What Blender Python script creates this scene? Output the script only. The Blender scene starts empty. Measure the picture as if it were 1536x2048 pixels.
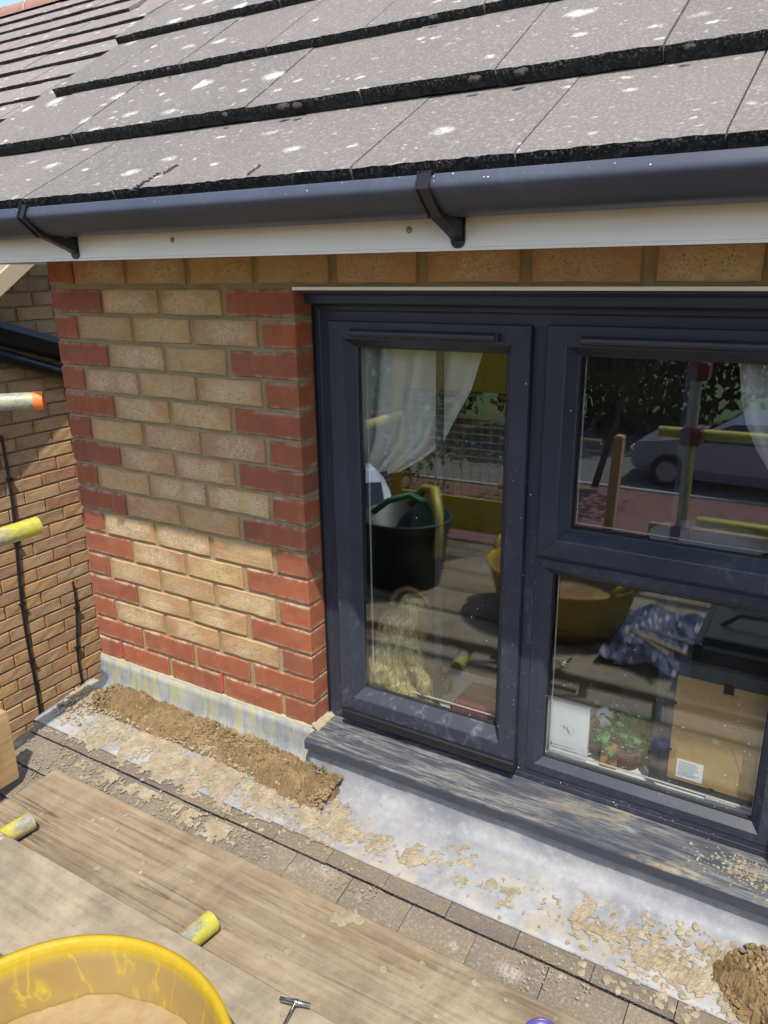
import bpy, bmesh, math, random
from mathutils import Vector, Matrix, noise, Euler
R = math.radians
rnd = random.Random(7)
sc = bpy.context.scene
COL = sc.collection

# ------------------------------------------------------------------ camera, sky, sun, exposure
CAM = Vector((1.1596, -1.5107, 1.2393))
yaw, pitch, roll = R(31.295), R(-17.726), R(-0.956)
cd = bpy.data.cameras.new('camera'); cam = bpy.data.objects.new('camera', cd); COL.objects.link(cam)
f = Vector((-math.sin(yaw)*math.cos(pitch), math.cos(yaw)*math.cos(pitch), math.sin(pitch)))
r0 = Vector((math.cos(yaw), math.sin(yaw), 0)); u0 = r0.cross(f)
r1 = r0*math.cos(roll)+u0*math.sin(roll); u1 = -r0*math.sin(roll)+u0*math.cos(roll)
cam.matrix_world = Matrix(((r1.x, u1.x, -f.x, CAM.x), (r1.y, u1.y, -f.y, CAM.y), (r1.z, u1.z, -f.z, CAM.z), (0, 0, 0, 1)))
cd.sensor_fit = 'VERTICAL'; cd.sensor_height = 36; cd.lens = 36*1540/2048
cd.clip_start = 0.05; cd.clip_end = 400
sc.camera = cam

SUN = Vector((0.33, -0.45, 1.0)).normalized()
elev = math.asin(SUN.z); azim = math.atan2(SUN.x, SUN.y)
w = bpy.data.worlds.new('World'); sc.world = w; w.use_nodes = True
wn = w.node_tree.nodes; wl = w.node_tree.links
sky = wn.new('ShaderNodeTexSky'); sky.sky_type = 'NISHITA'; sky.sun_disc = False
sky.sun_elevation = elev; sky.sun_rotation = azim; sky.dust_density = 1.6; sky.ozone_density = 0.7; sky.air_density = 0.9
wl.new(sky.outputs[0], wn['Background'].inputs[0]); wn['Background'].inputs[1].default_value = 0.14
sd = bpy.data.lights.new('sun', 'SUN'); sd.energy = 2.6; sd.angle = R(0.53); sd.color = (1.0, 0.95, 0.87)
so = bpy.data.objects.new('sun', sd); COL.objects.link(so)
so.rotation_euler = SUN.to_track_quat('Z', 'Y').to_euler()
sc.view_settings.view_transform = 'Standard'; sc.view_settings.look = 'None'
sc.view_settings.exposure = 1.1; sc.view_settings.gamma = 1.0
sc.cycles.max_bounces = 10; sc.cycles.transparent_max_bounces = 24; sc.cycles.caustics_reflective = False

# ------------------------------------------------------------------ material helpers
def c(r, g, b, k=1.0):
    def l(v):
        v = v/255.0
        return k*(v/12.92 if v <= 0.04045 else ((v+0.055)/1.055)**2.4)
    return (l(r), l(g), l(b), 1)

class NT:
    def __init__(s, name):
        s.m = bpy.data.materials.new(name); s.m.use_nodes = True
        s.t = s.m.node_tree; s.b = s.t.nodes['Principled BSDF']
        s.tc = s.t.nodes.new('ShaderNodeTexCoord').outputs['Object']
        oi = s.t.nodes.new('ShaderNodeObjectInfo'); s.rand = oi.outputs['Random']
    def n(s, k, **kw):
        x = s.t.nodes.new('ShaderNode'+k)
        for a, v in kw.items(): setattr(x, a, v)
        return x
    def put(s, inp, v):
        if hasattr(v, 'is_output') or isinstance(v, bpy.types.NodeSocket): s.t.links.new(v, inp)
        else: inp.default_value = v
    def math(s, op, a, b=0.0, cl=False):
        x = s.n('Math', operation=op, use_clamp=cl); s.put(x.inputs[0], a); s.put(x.inputs[1], b); return x.outputs[0]
    def scale(s, v, sx, sy, sz, off=(0, 0, 0), rot=(0, 0, 0)):
        x = s.n('Mapping'); s.put(x.inputs[0], v); x.inputs['Scale'].default_value = (sx, sy, sz)
        x.inputs['Location'].default_value = off; x.inputs['Rotation'].default_value = rot; return x.outputs[0]
    def noise(s, scale, detail=4, rough=0.6, vec=None, w=None, dist=0.0, color=False):
        x = s.n('TexNoise', noise_dimensions='4D')
        s.put(x.inputs['Vector'], vec if vec is not None else s.tc)
        s.put(x.inputs['W'], w if w is not None else s.math('MULTIPLY', s.rand, 97.0))
        x.inputs['Scale'].default_value = scale; x.inputs['Detail'].default_value = detail
        x.inputs['Roughness'].default_value = rough; x.inputs['Distortion'].default_value = dist
        return x.outputs['Color' if color else 'Fac']
    def vor(s, scale, vec=None, w=None, feature='F1', rnd_=1.0):
        x = s.n('TexVoronoi', voronoi_dimensions='4D', feature=feature)
        s.put(x.inputs['Vector'], vec if vec is not None else s.tc)
        s.put(x.inputs['W'], w if w is not None else s.math('MULTIPLY', s.rand, 43.0))
        x.inputs['Scale'].default_value = scale; x.inputs['Randomness'].default_value = rnd_
        return x.outputs['Distance']
    def ramp(s, fac, *st, interp='LINEAR'):
        x = s.n('ValToRGB'); s.put(x.inputs[0], fac); e = x.color_ramp.elements
        x.color_ramp.interpolation = interp
        while len(e) < len(st): e.new(0.5)
        for i, (p, col) in enumerate(st):
            e[i].position = p; e[i].color = col if hasattr(col, '__len__') else (col, col, col, 1)
        return x.outputs[0]
    def mix(s, fac, a, b, mode='MIX'):
        x = s.n('Mix', data_type='RGBA', blend_type=mode); s.put(x.inputs[0], fac); s.put(x.inputs[6], a); s.put(x.inputs[7], b)
        return x.outputs[2]
    def mr(s, v, a, b, lo=0.0, hi=1.0):
        x = s.n('MapRange'); s.put(x.inputs['Value'], v); x.inputs['From Min'].default_value = a; x.inputs['From Max'].default_value = b
        x.inputs['To Min'].default_value = lo; x.inputs['To Max'].default_value = hi; return x.outputs[0]
    def sep(s, v=None):
        x = s.n('SeparateXYZ'); s.put(x.inputs[0], v if v is not None else s.tc); return x.outputs
    def bump(s, h, strength=0.5, dist=0.002, normal=None):
        x = s.n('Bump'); s.put(x.inputs['Height'], h); x.inputs['Strength'].default_value = strength; x.inputs['Distance'].default_value = dist
        if normal is not None: s.put(x.inputs['Normal'], normal)
        return x.outputs[0]
    def out(s, col=None, rough=None, normal=None, metal=None, spec=None):
        if col is not None: s.put(s.b.inputs['Base Color'], col)
        if rough is not None: s.put(s.b.inputs['Roughness'], rough)
        if normal is not None: s.put(s.b.inputs['Normal'], normal)
        if metal is not None: s.put(s.b.inputs['Metallic'], metal)
        if spec is not None: s.put(s.b.inputs['Specular IOR Level'], spec)
        return s.m

def plain(name, col, rough=0.6, metal=0.0, nscale=30, var=0.12, bump=0.1, spec=0.5):
    m = NT(name); nz = m.noise(nscale, 5)
    dark = tuple(v*(1-var) for v in col[:3])+(1,); lite = tuple(min(1, v*(1+var)) for v in col[:3])+(1,)
    return m.out(m.ramp(nz, (0.3, dark), (0.7, lite)), rough, m.bump(nz, bump), metal, spec)

def mat_red_brick():
    m = NT('red_brick_face'); n1 = m.noise(18, 6); n2 = m.noise(140, 5, 0.7)
    base = m.ramp(m.rand, (0, c(150, 86, 58)), (0.5, c(157, 91, 60)), (1, c(140, 82, 60)))
    col = m.mix(m.ramp(n1, (0.35, 0.0), (0.75, 0.6)), base, c(132, 84, 62))
    col = m.mix(m.ramp(n2, (0.55, 0.0), (0.8, 0.35)), col, c(160, 92, 74))
    # limey smears left by the wash-down
    sm = m.noise(16, 9, 0.78, vec=m.scale(m.tc, 1.6, 1, 0.7))
    col = m.mix(m.ramp(sm, (0.53, 0.0), (0.75, 0.5)), col, c(168, 142, 126))
    col = m.mix(m.ramp(m.noise(4.5, 4), (0.45, 0.0), (0.62, 0.55)), col, c(122, 74, 58))
    col = m.mix(m.ramp(m.noise(75, 8, 0.8, vec=m.scale(m.tc, 0.6, 1, 1.6)), (0.6, 0.0), (0.68, 0.35)), col, c(186, 160, 140))
    x, y, z = m.sep()
    edge = m.math('MULTIPLY', m.ramp(m.math('ABSOLUTE', z), (0.0225, 0.0), (0.0315, 0.95)), m.ramp(m.noise(17, 9, 0.78, vec=m.scale(m.tc, 1.3, 1, 0.7)), (0.47, 0.0), (0.56, 0.9)))
    col = m.mix(edge, col, c(172, 150, 128))
    return m.out(col, 0.82, m.bump(m.math('ADD', n2, m.math('MULTIPLY', n1, 1.5)), 0.5, 0.0016), spec=0.25)

def mat_buff_brick(name='buff_brick_face', warm=0.0, redmix=0.0):
    m = NT(name); x, y, z = m.sep()
    n1 = m.noise(9, 6, 0.65); n2 = m.noise(170, 5, 0.75); n3 = m.noise(34, 8, 0.75)
    if not redmix:
        base = m.ramp(m.rand, (0, c(184, 154, 102)), (0.25, c(172, 141, 99)), (0.55, c(178, 141, 100)), (0.8, c(188, 159, 106)), (1, c(164, 124, 96)))
    else:
        base = m.ramp(m.rand, (0, c(178, 144, 98)), (0.2, c(168, 138, 100)), (0.38, c(150, 104, 80)), (0.5, c(180, 142, 92)), (0.72, c(166, 140, 104)), (0.9, c(154, 118, 90)), (1, c(174, 146, 102)))
    col = m.mix(m.ramp(n1, (0.4, 0.0), (0.7, 0.65)), base, c(148, 110, 88))
    # creased, sanded skin : swirling paler folds
    cr = m.noise(26, 5, 0.7, vec=m.scale(m.tc, 0.6, 1, 1.6), dist=2.2)
    col = m.mix(m.ramp(cr, (0.50, 0.0), (0.57, 0.25), (0.64, 0.0)), col, c(205, 184, 146))
    # pale kiss-mark clouds off the brick's middle, one to three of them
    cx = m.math('SUBTRACT', m.math('FRACT', m.math('MULTIPLY', m.rand, 13.7)), 0.5)
    px = m.math('SUBTRACT', m.math('ABSOLUTE', m.math('ADD', x, m.math('MULTIPLY', cx, 0.05))), m.math('MULTIPLY', m.math('FRACT', m.math('MULTIPLY', m.rand, 5.3)), 0.06))
    d2 = m.math('ADD', m.math('POWER', m.math('MULTIPLY', px, 15.0), 2.0), m.math('POWER', m.math('MULTIPLY', z, 28.0), 2.0))
    blob = m.ramp(m.math('ADD', d2, m.math('MULTIPLY', m.math('SUBTRACT', n3, 0.5), 3.4)), (0.05, 1.0), (1.1, 0.0))
    amt = m.ramp(m.math('FRACT', m.math('MULTIPLY', m.rand, 7.9)), (0.1, 0.25), (0.6, 1.0))
    grain = m.ramp(n2, (0.40, 0.15), (0.6, 1.0))
    wf = m.math('MULTIPLY', m.math('MULTIPLY', blob, grain), m.math('MULTIPLY', amt, 0.75 if not redmix else 0.3))
    col = m.mix(wf, col, c(206, 190, 156))
    bl = m.math('MULTIPLY', m.ramp(m.noise(230, 3, 0.6), (0.58, 0.0), (0.66, 1.0)), m.ramp(blob, (0.2, 0.12), (0.8, 0.85)))
    col = m.mix(bl, col, c(70, 58, 52))
    ed = m.ramp(m.math('MAXIMUM', m.math('ABSOLUTE', m.math('MULTIPLY', z, 3.0)), m.math('ABSOLUTE', x)), (0.08, 0.0), (0.105, 0.25))
    col = m.mix(ed, col, c(164, 104, 68))
    es = m.math('MULTIPLY', m.ramp(m.math('ABSOLUTE', z), (0.0245, 0.0), (0.0315, 0.9)), m.ramp(m.noise(19, 9, 0.78), (0.46, 0.0), (0.56, 0.8))); col = m.mix(es, col, c(160, 142, 108))
    h = m.math('ADD', m.math('MULTIPLY', n3, 1.4), m.math('ADD', n2, m.math('MULTIPLY', cr, 1.2)))
    return m.out(col, 0.9, m.bump(h, 0.55, 0.002), spec=0.2)

def mat_mortar(name, a, b):
    m = NT(name); n2 = m.noise(260, 4, 0.8); n1 = m.noise(12, 5)
    return m.out(m.mix(m.ramp(n1, (0.35, 0), (0.7, 1)), m.mix(m.ramp(n2, (0.4, 0), (0.7, 0.6)), a, b), b), 0.95,
                 m.bump(m.math('ADD', n2, n1), 0.8, 0.003), spec=0.1)

def mat_crumb():
    m = NT('dry_mortar_crumb'); n1 = m.noise(22, 6, 0.7); n2 = m.noise(240, 4, 0.8)
    col = m.ramp(n1, (0.32, c(120, 107, 84)), (0.5, c(145, 132, 108)), (0.68, c(168, 158, 136)))
    col = m.mix(m.ramp(n2, (0.45, 0.0), (0.7, 0.5)), col, c(178, 170, 150))
    return m.out(col, 0.95, m.bump(m.math('ADD', n2, n1), 0.9, 0.003), spec=0.1)

def mat_residue():
    m = NT('tub_mortar_residue'); n1 = m.noise(7, 8, 0.7, dist=0.5); n2 = m.noise(120, 4, 0.7)
    col = m.ramp(n1, (0.34, c(120, 84, 54)), (0.45, c(134, 108, 66)), (0.58, c(144, 124, 88)), (0.7, c(142, 112, 52)))
    col = m.mix(m.ramp(m.vor(40), (0.05, 0.7), (0.10, 0.0)), col, c(120, 96, 66))
    return m.out(col, 0.6, m.bump(m.math('ADD', n2, n1), 0.6, 0.003), spec=0.3)

def mat_tile(name, pal, lichen=1.0, strength=0.6):
    m = NT(name); x, y, z = m.sep()
    n2 = m.noise(420, 3, 0.8); n3 = m.noise(150, 4, 0.7); n1 = m.noise(7, 5, 0.6)
    col = m.ramp(m.rand, (0, pal[0]), (0.5, pal[1]), (1, pal[2]))
    col = m.mix(m.ramp(n1, (0.35, 0.0), (0.7, 0.4)), col, pal[3])
    col = m.mix(m.ramp(n2, (0.30, 0.55), (0.47, 0.0)), col, c(60, 56, 52))
    col = m.mix(m.ramp(n3, (0.50, 0.0), (0.7, 0.55)), col, c(196, 190, 180, 0.75))
    wv = m.n('VectorMath', operation='ADD'); m.put(wv.inputs[0], m.tc)
    nc = m.n('VectorMath', operation='SCALE'); m.put(nc.inputs[0], m.noise(26, 4, 0.6, color=True)); nc.inputs['Scale'].default_value = 0.035
    m.put(wv.inputs[1], nc.outputs[0])
    for sc_, th, a in ((5.5, 0.19, 0.95), (9, 0.23, 0.9), (20, 0.22, 0.8), (50, 0.22, 0.55)):
        v = m.vor(sc_, vec=m.scale(wv.outputs[0], 0.75, 1.15, 0.2))
        spot = m.math('MULTIPLY', m.ramp(v, (th*0.55, a*lichen), (th*1.15, 0.0)), m.ramp(n3, (0.37, 0.0), (0.5, 1.0)))
        col = m.mix(spot, col, c(222, 218, 204, 0.85))
    yel = m.math('MULTIPLY', m.ramp(m.vor(3.1, vec=m.scale(wv.outputs[0], 0.8, 1.2, 0.2)), (0.05, 0.6*lichen), (0.11, 0.0)), n3)
    col = m.mix(yel, col, c(206, 190, 120, 0.8))
    dk = m.ramp(m.vor(3.7), (0.012, 0.8), (0.02, 0.0))
    col = m.mix(dk, col, c(45, 42, 38))
    return m.out(col, 0.88, m.bump(m.math('ADD', n2, m.math('MULTIPLY', n3, 1.2)), strength, 0.0022), spec=0.2)

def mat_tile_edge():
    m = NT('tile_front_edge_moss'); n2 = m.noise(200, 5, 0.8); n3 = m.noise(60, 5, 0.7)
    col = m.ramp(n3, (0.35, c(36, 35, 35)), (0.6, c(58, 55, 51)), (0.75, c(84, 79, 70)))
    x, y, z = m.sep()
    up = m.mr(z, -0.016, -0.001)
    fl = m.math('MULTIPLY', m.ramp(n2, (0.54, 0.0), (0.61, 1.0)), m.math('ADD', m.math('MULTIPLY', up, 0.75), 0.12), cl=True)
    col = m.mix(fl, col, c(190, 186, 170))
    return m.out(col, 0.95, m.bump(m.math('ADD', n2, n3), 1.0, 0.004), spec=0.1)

def mat_upvc(name='anthracite_upvc', dust=0.0, k=1.0):
    m = NT(name); g = m.noise(60, 6, 0.7, vec=m.scale(m.tc, 0.1, 1, 2.0)); n1 = m.noise(3, 4)
    col = m.ramp(n1, (0.3, c(44, 48, 57, k)), (0.7, c(54, 58, 68, k)))
    sp = m.ramp(m.vor(90), (0.05, 0.6), (0.10, 0.0))
    spm = m.math('MULTIPLY', sp, m.ramp(m.noise(5, 3), (0.5, 0.0), (0.7, 1.0)))
    col = m.mix(spm, col, c(190, 190, 190))
    sc2 = m.math('MULTIPLY', m.ramp(m.noise(22, 9, 0.8, vec=m.scale(m.tc, 1.6, 1, 1.1, rot=(0, 0.7, 0)), dist=0.7), (0.52, 0.0), (0.70, 0.5)), m.math('MULTIPLY', m.ramp(m.noise(3, 4), (0.42, 0.1), (0.62, 1)), m.mr(m.sep()[2], 0.9, 0.0, 0.15, 1.0)))
    col = m.mix(sc2, col, c(170, 172, 176))
    return m.out(col, m.ramp(n1, (0.3, 0.36), (0.7, 0.5)), m.bump(g, 0.12, 0.0006), spec=0.4)

def mat_sill():
    m = NT('dusty_sill_upvc'); v = m.scale(m.tc, 0.20, 2.1, 1.0, rot=(0, 0, -0.10))
    st = m.noise(34, 10, 0.75, vec=v, dist=1.4); big = m.noise(5, 4, 0.6, vec=m.scale(m.tc, 1, 2.2, 1)); fin = m.noise(140, 5, 0.7, vec=m.scale(m.tc, 0.15, 1.3, 1))
    x, y, z = m.sep()
    top = m.mr(z, -0.014, -0.008)
    f1 = m.math('MULTIPLY', m.ramp(st, (0.44, 0.0), (0.62, 1.0)), m.ramp(big, (0.34, 0.25), (0.62, 1.0)))
    f1 = m.math('MULTIPLY', f1, m.ramp(fin, (0.3, 0.4), (0.6, 1.0)))
    col = m.mix(m.math('MULTIPLY', f1, m.math('ADD', m.math('MULTIPLY', top, 0.55), 0.07)), c(60, 63, 71), c(180, 178, 168))
    ye = m.math('MULTIPLY', m.ramp(m.noise(9, 6, 0.7, vec=m.scale(m.tc, 0.6, 1.6, 1)), (0.54, 0.0), (0.68, 0.85)), m.math('MULTIPLY', top, m.ramp(x, (0.55, 0.15), (1.0, 1.0))))
    col = m.mix(ye, col, c(180, 164, 128))
    return m.out(col, 0.62, m.bump(st, 0.1, 0.001), spec=0.3)

def mat_lead(stain=False):
    m = NT('grey_lead_stained' if stain else 'grey_lead'); n1 = m.noise(7, 6, 0.65); n2 = m.noise(40, 6, 0.7); n3 = m.noise(160, 4, 0.7)
    col = m.ramp(n1, (0.28, c(108, 112, 118)), (0.45, c(130, 132, 135)), (0.58, c(150, 150, 150)), (0.74, c(174, 172, 167)))
    col = m.mix(m.ramp(n2, (0.5, 0.0), (0.68, 0.5)), col, c(170, 168, 163))
    sk = m.noise(24, 7, 0.7, vec=m.scale(m.tc, 0.25, 1.6, 1)); col = m.mix(m.ramp(sk, (0.5, 0.0), (0.66, 0.35)), col, c(108, 112, 120))
    x, y, z = m.sep()
    # cement wash, heavier towards the tiles
    wash = m.math('MULTIPLY', m.ramp(m.noise(13, 9, 0.78, dist=0.6), (0.5, 0.0), (0.58, 0.75)), m.mr(y, -0.24, -0.05, 1.0, 0.1))
    col = m.mix(wash, col, c(160, 149, 124))
    fd = m.math('MULTIPLY', m.ramp(m.noise(75, 5, 0.75), (0.53, 0.0), (0.60, 0.8)), m.ramp(m.noise(8, 5), (0.42, 0.0), (0.58, 1.0))); col = m.mix(m.math('MULTIPLY', fd, m.mr(y, -0.24, -0.06, 1.0, 0.15)), col, c(158, 144, 114))
    dk = m.ramp(m.vor(22), (0.03, 0.6), (0.055, 0.0)); dk = m.math('MULTIPLY', dk, m.ramp(n1, (0.45, 0), (0.6, 1)))
    col = m.mix(dk, col, c(104, 100, 104))
    if stain:
        v = m.noise(16, 7, 0.75, vec=m.scale(m.tc, 2.4, 1, 0.4))
        f2 = m.math('MULTIPLY', m.ramp(v, (0.44, 0.0), (0.6, 0.85)), m.mr(y, -0.06, -0.02))
        f2 = m.math('MULTIPLY', f2, m.ramp(x, (0.0, 1.0), (0.06, 0.0)))
        col = m.mix(f2, col, c(164, 160, 108))
        f3 = m.math('MULTIPLY', m.ramp(m.noise(30, 6, 0.7, vec=m.scale(m.tc, 2, 1, 0.3)), (0.5, 0.0), (0.62, 0.7)), m.ramp(x, (0.0, 1.0), (0.05, 0.0)))
        col = m.mix(m.math('MULTIPLY', f3, m.mr(y, -0.06, -0.02)), col, c(112, 126, 128))
    return m.out(col, m.ramp(n2, (0.3, 0.42), (0.7, 0.62)), m.bump(m.math('ADD', n1, m.math('MULTIPLY', n3, 0.15)), 0.35, 0.004), 0.0, 0.35)

def mat_wood(name, pal, splash=0.6, grain=1.0, orange=0.5, crack=0.9):
    m = NT(name)
    off = m.math('MULTIPLY', m.rand, 20.0)
    wob = m.n('VectorMath', operation='ADD'); sc_ = m.n('VectorMath', operation='SCALE'); m.put(sc_.inputs[0], m.noise(2.2, 3, 0.5, vec=m.scale(m.tc, 0.5, 1.2, 1), color=True)); sc_.inputs['Scale'].default_value = 0.025
    m.put(wob.inputs[0], m.tc); m.put(wob.inputs[1], sc_.outputs[0]); W = wob.outputs[0]
    rings = m.noise(85, 3, 0.55, vec=m.scale(W, 0.03, 1, 0.2)); fine = m.noise(420, 4, 0.7, vec=m.scale(W, 0.03, 1, 0.3)); mid = m.noise(30, 5, 0.6, vec=m.scale(W, 0.06, 1, 0.3)); big = m.noise(3.5, 6, 0.65)
    g = m.math('ADD', m.math('MULTIPLY', rings, 0.5), m.math('ADD', m.math('MULTIPLY', fine, 0.25), m.math('MULTIPLY', mid, 0.25)))
    col = m.ramp(g, (0.5-0.16/grain, pal[0]), (0.5, pal[1]), (0.5+0.16/grain, pal[2]))
    col = m.mix(m.ramp(big, (0.38, 0.0), (0.62, 0.6)), col, pal[3])
    kn = m.vor(4.2, vec=m.scale(m.tc, 0.8, 1.3, 0.1)); kf = m.ramp(kn, (0.08, 0.7), (0.13, 0.3), (0.21, 0.0)); col = m.mix(kf, col, c(88, 74, 64))
    crk = m.noise(6, 3, 0.55, vec=m.scale(W, 0.05, 1, 0.1)); cf = m.math('MULTIPLY', m.ramp(crk, (0.494, 0.0), (0.5, 1.0), (0.506, 0.0)), m.ramp(m.noise(4, 3), (0.44, 0.0), (0.54, crack)))
    col = m.mix(cf, col, c(66, 54, 46))
    d1 = m.noise(5, 10, 0.72, dist=0.4); d2 = m.noise(2.1, 6, 0.6)
    dust = m.math('MULTIPLY', m.ramp(d1, (0.42, 0.0), (0.64, splash)), m.ramp(d2, (0.35, 0.35), (0.6, 1.0)))
    dust = m.math('MULTIPLY', dust, m.ramp(fine, (0.3, 0.6), (0.6, 1.0)))
    col = m.mix(dust, col, c(172, 160, 136))
    st = m.ramp(m.noise(4, 8, 0.7, w=m.math('MULTIPLY', m.rand, 61.0)), (0.5, 0.0), (0.66, 0.55)); col = m.mix(st, col, c(104, 94, 80))
    lime = m.ramp(m.noise(10, 10, 0.66, dist=0.3), (0.655, 0.0), (0.675, 0.8)); col = m.mix(lime, col, c(188, 176, 146))
    sp = m.math('MULTIPLY', m.ramp(m.vor(26), (0.10, 0.7), (0.17, 0.0)), m.ramp(m.noise(3, 3), (0.48, 0), (0.6, 1))); col = m.mix(sp, col, c(184, 172, 144))
    orn = m.math('MULTIPLY', m.ramp(m.noise(7, 9, 0.8, w=m.math('MULTIPLY', m.rand, 31.0)), (0.60, 0.0), (0.72, orange)), m.ramp(m.noise(2.0, 2, w=m.math('MULTIPLY', m.rand, 11.0)), (0.5, 0), (0.62, 1))); col = m.mix(orn, col, c(176, 112, 66))
    return m.out(col, 0.88, m.bump(m.math('SUBTRACT', m.math('ADD', g, m.math('MULTIPLY', lime, 0.25)), m.math('MULTIPLY', cf, 1.0)), 0.5, 0.002), spec=0.15)

def mat_tube(name, yel):
    m = NT(name); n1 = m.noise(16, 7, 0.7, vec=m.scale(m.tc, 1, 0.25, 1)); n2 = m.noise(70, 5, 0.7)
    galv = m.ramp(n2, (0.3, c(118, 118, 108)), (0.7, c(164, 164, 150)))
    col = m.mix(m.ramp(n1, (yel-.08, 1.0), (yel-.01, 0.0)), galv, m.ramp(n2, (0.3, c(168, 160, 48)), (0.7, c(190, 186, 84))))
    col = m.mix(m.ramp(m.noise(40, 6, 0.75, vec=m.scale(m.tc, 2, 0.3, 2)), (0.66, 0), (0.7, 0.9)), col, c(120, 98, 58))
    return m.out(col, 0.5, m.bump(n1, 0.4, 0.002), 0.15, 0.5)

def mat_tub(dirty=False):
    m = NT('grubby_tub_inside' if dirty else 'yellow_tub_plastic'); x, y, z = m.sep(); t = m.t
    n1 = m.noise(6, 9, 0.72, dist=0.6); n2 = m.noise(30, 8, 0.75); n3 = m.noise(2.6, 4)
    col = m.ramp(n1, (0.3, c(184, 152, 30)), (0.6, c(198, 172, 44)))
    d = m.math('SQRT', m.math('ADD', m.math('POWER', x, 2.0), m.math('POWER', y, 2.0)))
    inn = m.math('SUBTRACT', m.math('ADD', 0.2108, m.math('MULTIPLY', z, 0.265)), d)         # >0 on the inner skin
    ins = 1.0 if dirty else 0.0
    lip = m.ramp(z, (0.175, 1.0), (0.2, 0.12))
    dirt = m.math('MULTIPLY', m.ramp(n1, (0.28, 0.7), (0.55, 1.0)), m.math('MULTIPLY', m.math('ADD', m.math('MULTIPLY', ins, 0.76), 0.22), lip))
    col = m.mix(dirt, col, m.ramp(n3, (0.35, c(150, 122, 68)), (0.65, c(158, 136, 92))))
    stk = m.math('MULTIPLY', m.ramp(m.noise(5, 3, 0.5, vec=m.scale(m.tc, 2.2, 2.2, 0.8), dist=1.5), (0.47, 0.0), (0.5, 0.7), (0.53, 0.0)), m.ramp(n2, (0.35, 0.1), (0.6, 1)))
    col = m.mix(stk, col, c(206, 180, 40))
    col = m.mix(m.ramp(m.noise(12, 8, 0.7), (0.6, 0.0), (0.72, 0.55)), col, c(128, 118, 96))
    col = m.mix(m.ramp(n2, (0.62, 0.0), (0.75, 0.4)), col, c(180, 166, 130))
    fl = m.math('MULTIPLY', m.ramp(z, (0.014, 1.0), (0.035, 0.0)), m.ramp(n2, (0.3, 0.7), (0.6, 1.0)))
    col = m.mix(fl, col, c(164, 138, 108))
    m.out(col, 0.5, m.bump(n2, 0.25, 0.002), spec=0.3)
    tl_ = m.n('BsdfTranslucent'); t.links.new(m.mix(0.45, col, c(206, 160, 20), 'MIX'), tl_.inputs[0])
    mx = m.n('MixShader'); mx.inputs[0].default_value = 0.13 if dirty else 0.3; t.links.new(m.b.outputs[0], mx.inputs[1]); t.links.new(tl_.outputs[0], mx.inputs[2])
    t.links.new(mx.outputs[0], t.nodes['Material Output'].inputs[0]); return m.m

def mat_glass():
    m = NT('window_glass'); t = m.t
    tr = m.n('BsdfTransparent'); tr.inputs[0].default_value = (0.95, 0.97, 0.96, 1)
    gl = m.n('BsdfGlossy'); gl.inputs['Roughness'].default_value = 0.0; gl.inputs[0].default_value = (0.9, 0.95, 1, 1)
    ge = m.n('NewGeometry'); dt = m.n('VectorMath', operation='DOT_PRODUCT'); t.links.new(ge.outputs['Normal'], dt.inputs[0]); t.links.new(ge.outputs['Incoming'], dt.inputs[1])
    co = m.math('ABSOLUTE', dt.outputs['Value']); fac = m.math('ADD', m.math('MULTIPLY', m.math('POWER', m.math('SUBTRACT', 1.0, co), 4.5), 0.9), 0.125, cl=True)
    mx = m.n('MixShader'); t.links.new(fac, mx.inputs[0]); t.links.new(tr.outputs[0], mx.inputs[1]); t.links.new(gl.outputs[0], mx.inputs[2])
    df = m.n('BsdfDiffuse'); df.inputs[0].default_value = c(196, 190, 176)
    x, y, z = m.sep()
    nz = m.noise(5, 7, 0.7, vec=m.scale(m.tc, 1.0, 1, 1.6, rot=(0, .5, 0)), dist=0.8, w=1.0)
    f2 = m.math('MULTIPLY', m.ramp(nz, (0.42, 0.008), (0.7, 0.07)), m.mr(z, 0.05, 0.45, 1.0, 0.12))
    f2 = m.math('MULTIPLY', f2, m.mr(y, 0.1, 0.104, 1.0, 1.0))
    mx2 = m.n('MixShader'); t.links.new(f2, mx2.inputs[0]); t.links.new(mx.outputs[0], mx2.inputs[1]); t.links.new(df.outputs[0], mx2.inputs[2])
    o = t.nodes['Material Output']; t.links.new(mx2.outputs[0], o.inputs[0]); return m.m

def mat_leaf(name, a, b):
    m = NT(name); col = m.ramp(m.noise(0.9, 3), (0.3, a), (0.7, b)); return m.out(col, 0.6, spec=0.3)

def mat_mortar_heap():
    m = NT('wet_mortar_heap'); n1 = m.noise(14, 6); n2 = m.noise(120, 6, 0.75)
    col = m.ramp(n1, (0.3, c(104, 86, 58)), (0.5, c(122, 102, 72)), (0.62, c(138, 118, 86)), (0.75, c(158, 142, 112)))
    col = m.mix(m.ramp(n2, (0.55, 0.0), (0.75, 0.5)), col, c(152, 134, 106))
    return m.out(col, 0.9, m.bump(n2, 0.9, 0.004), spec=0.15)

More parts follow.
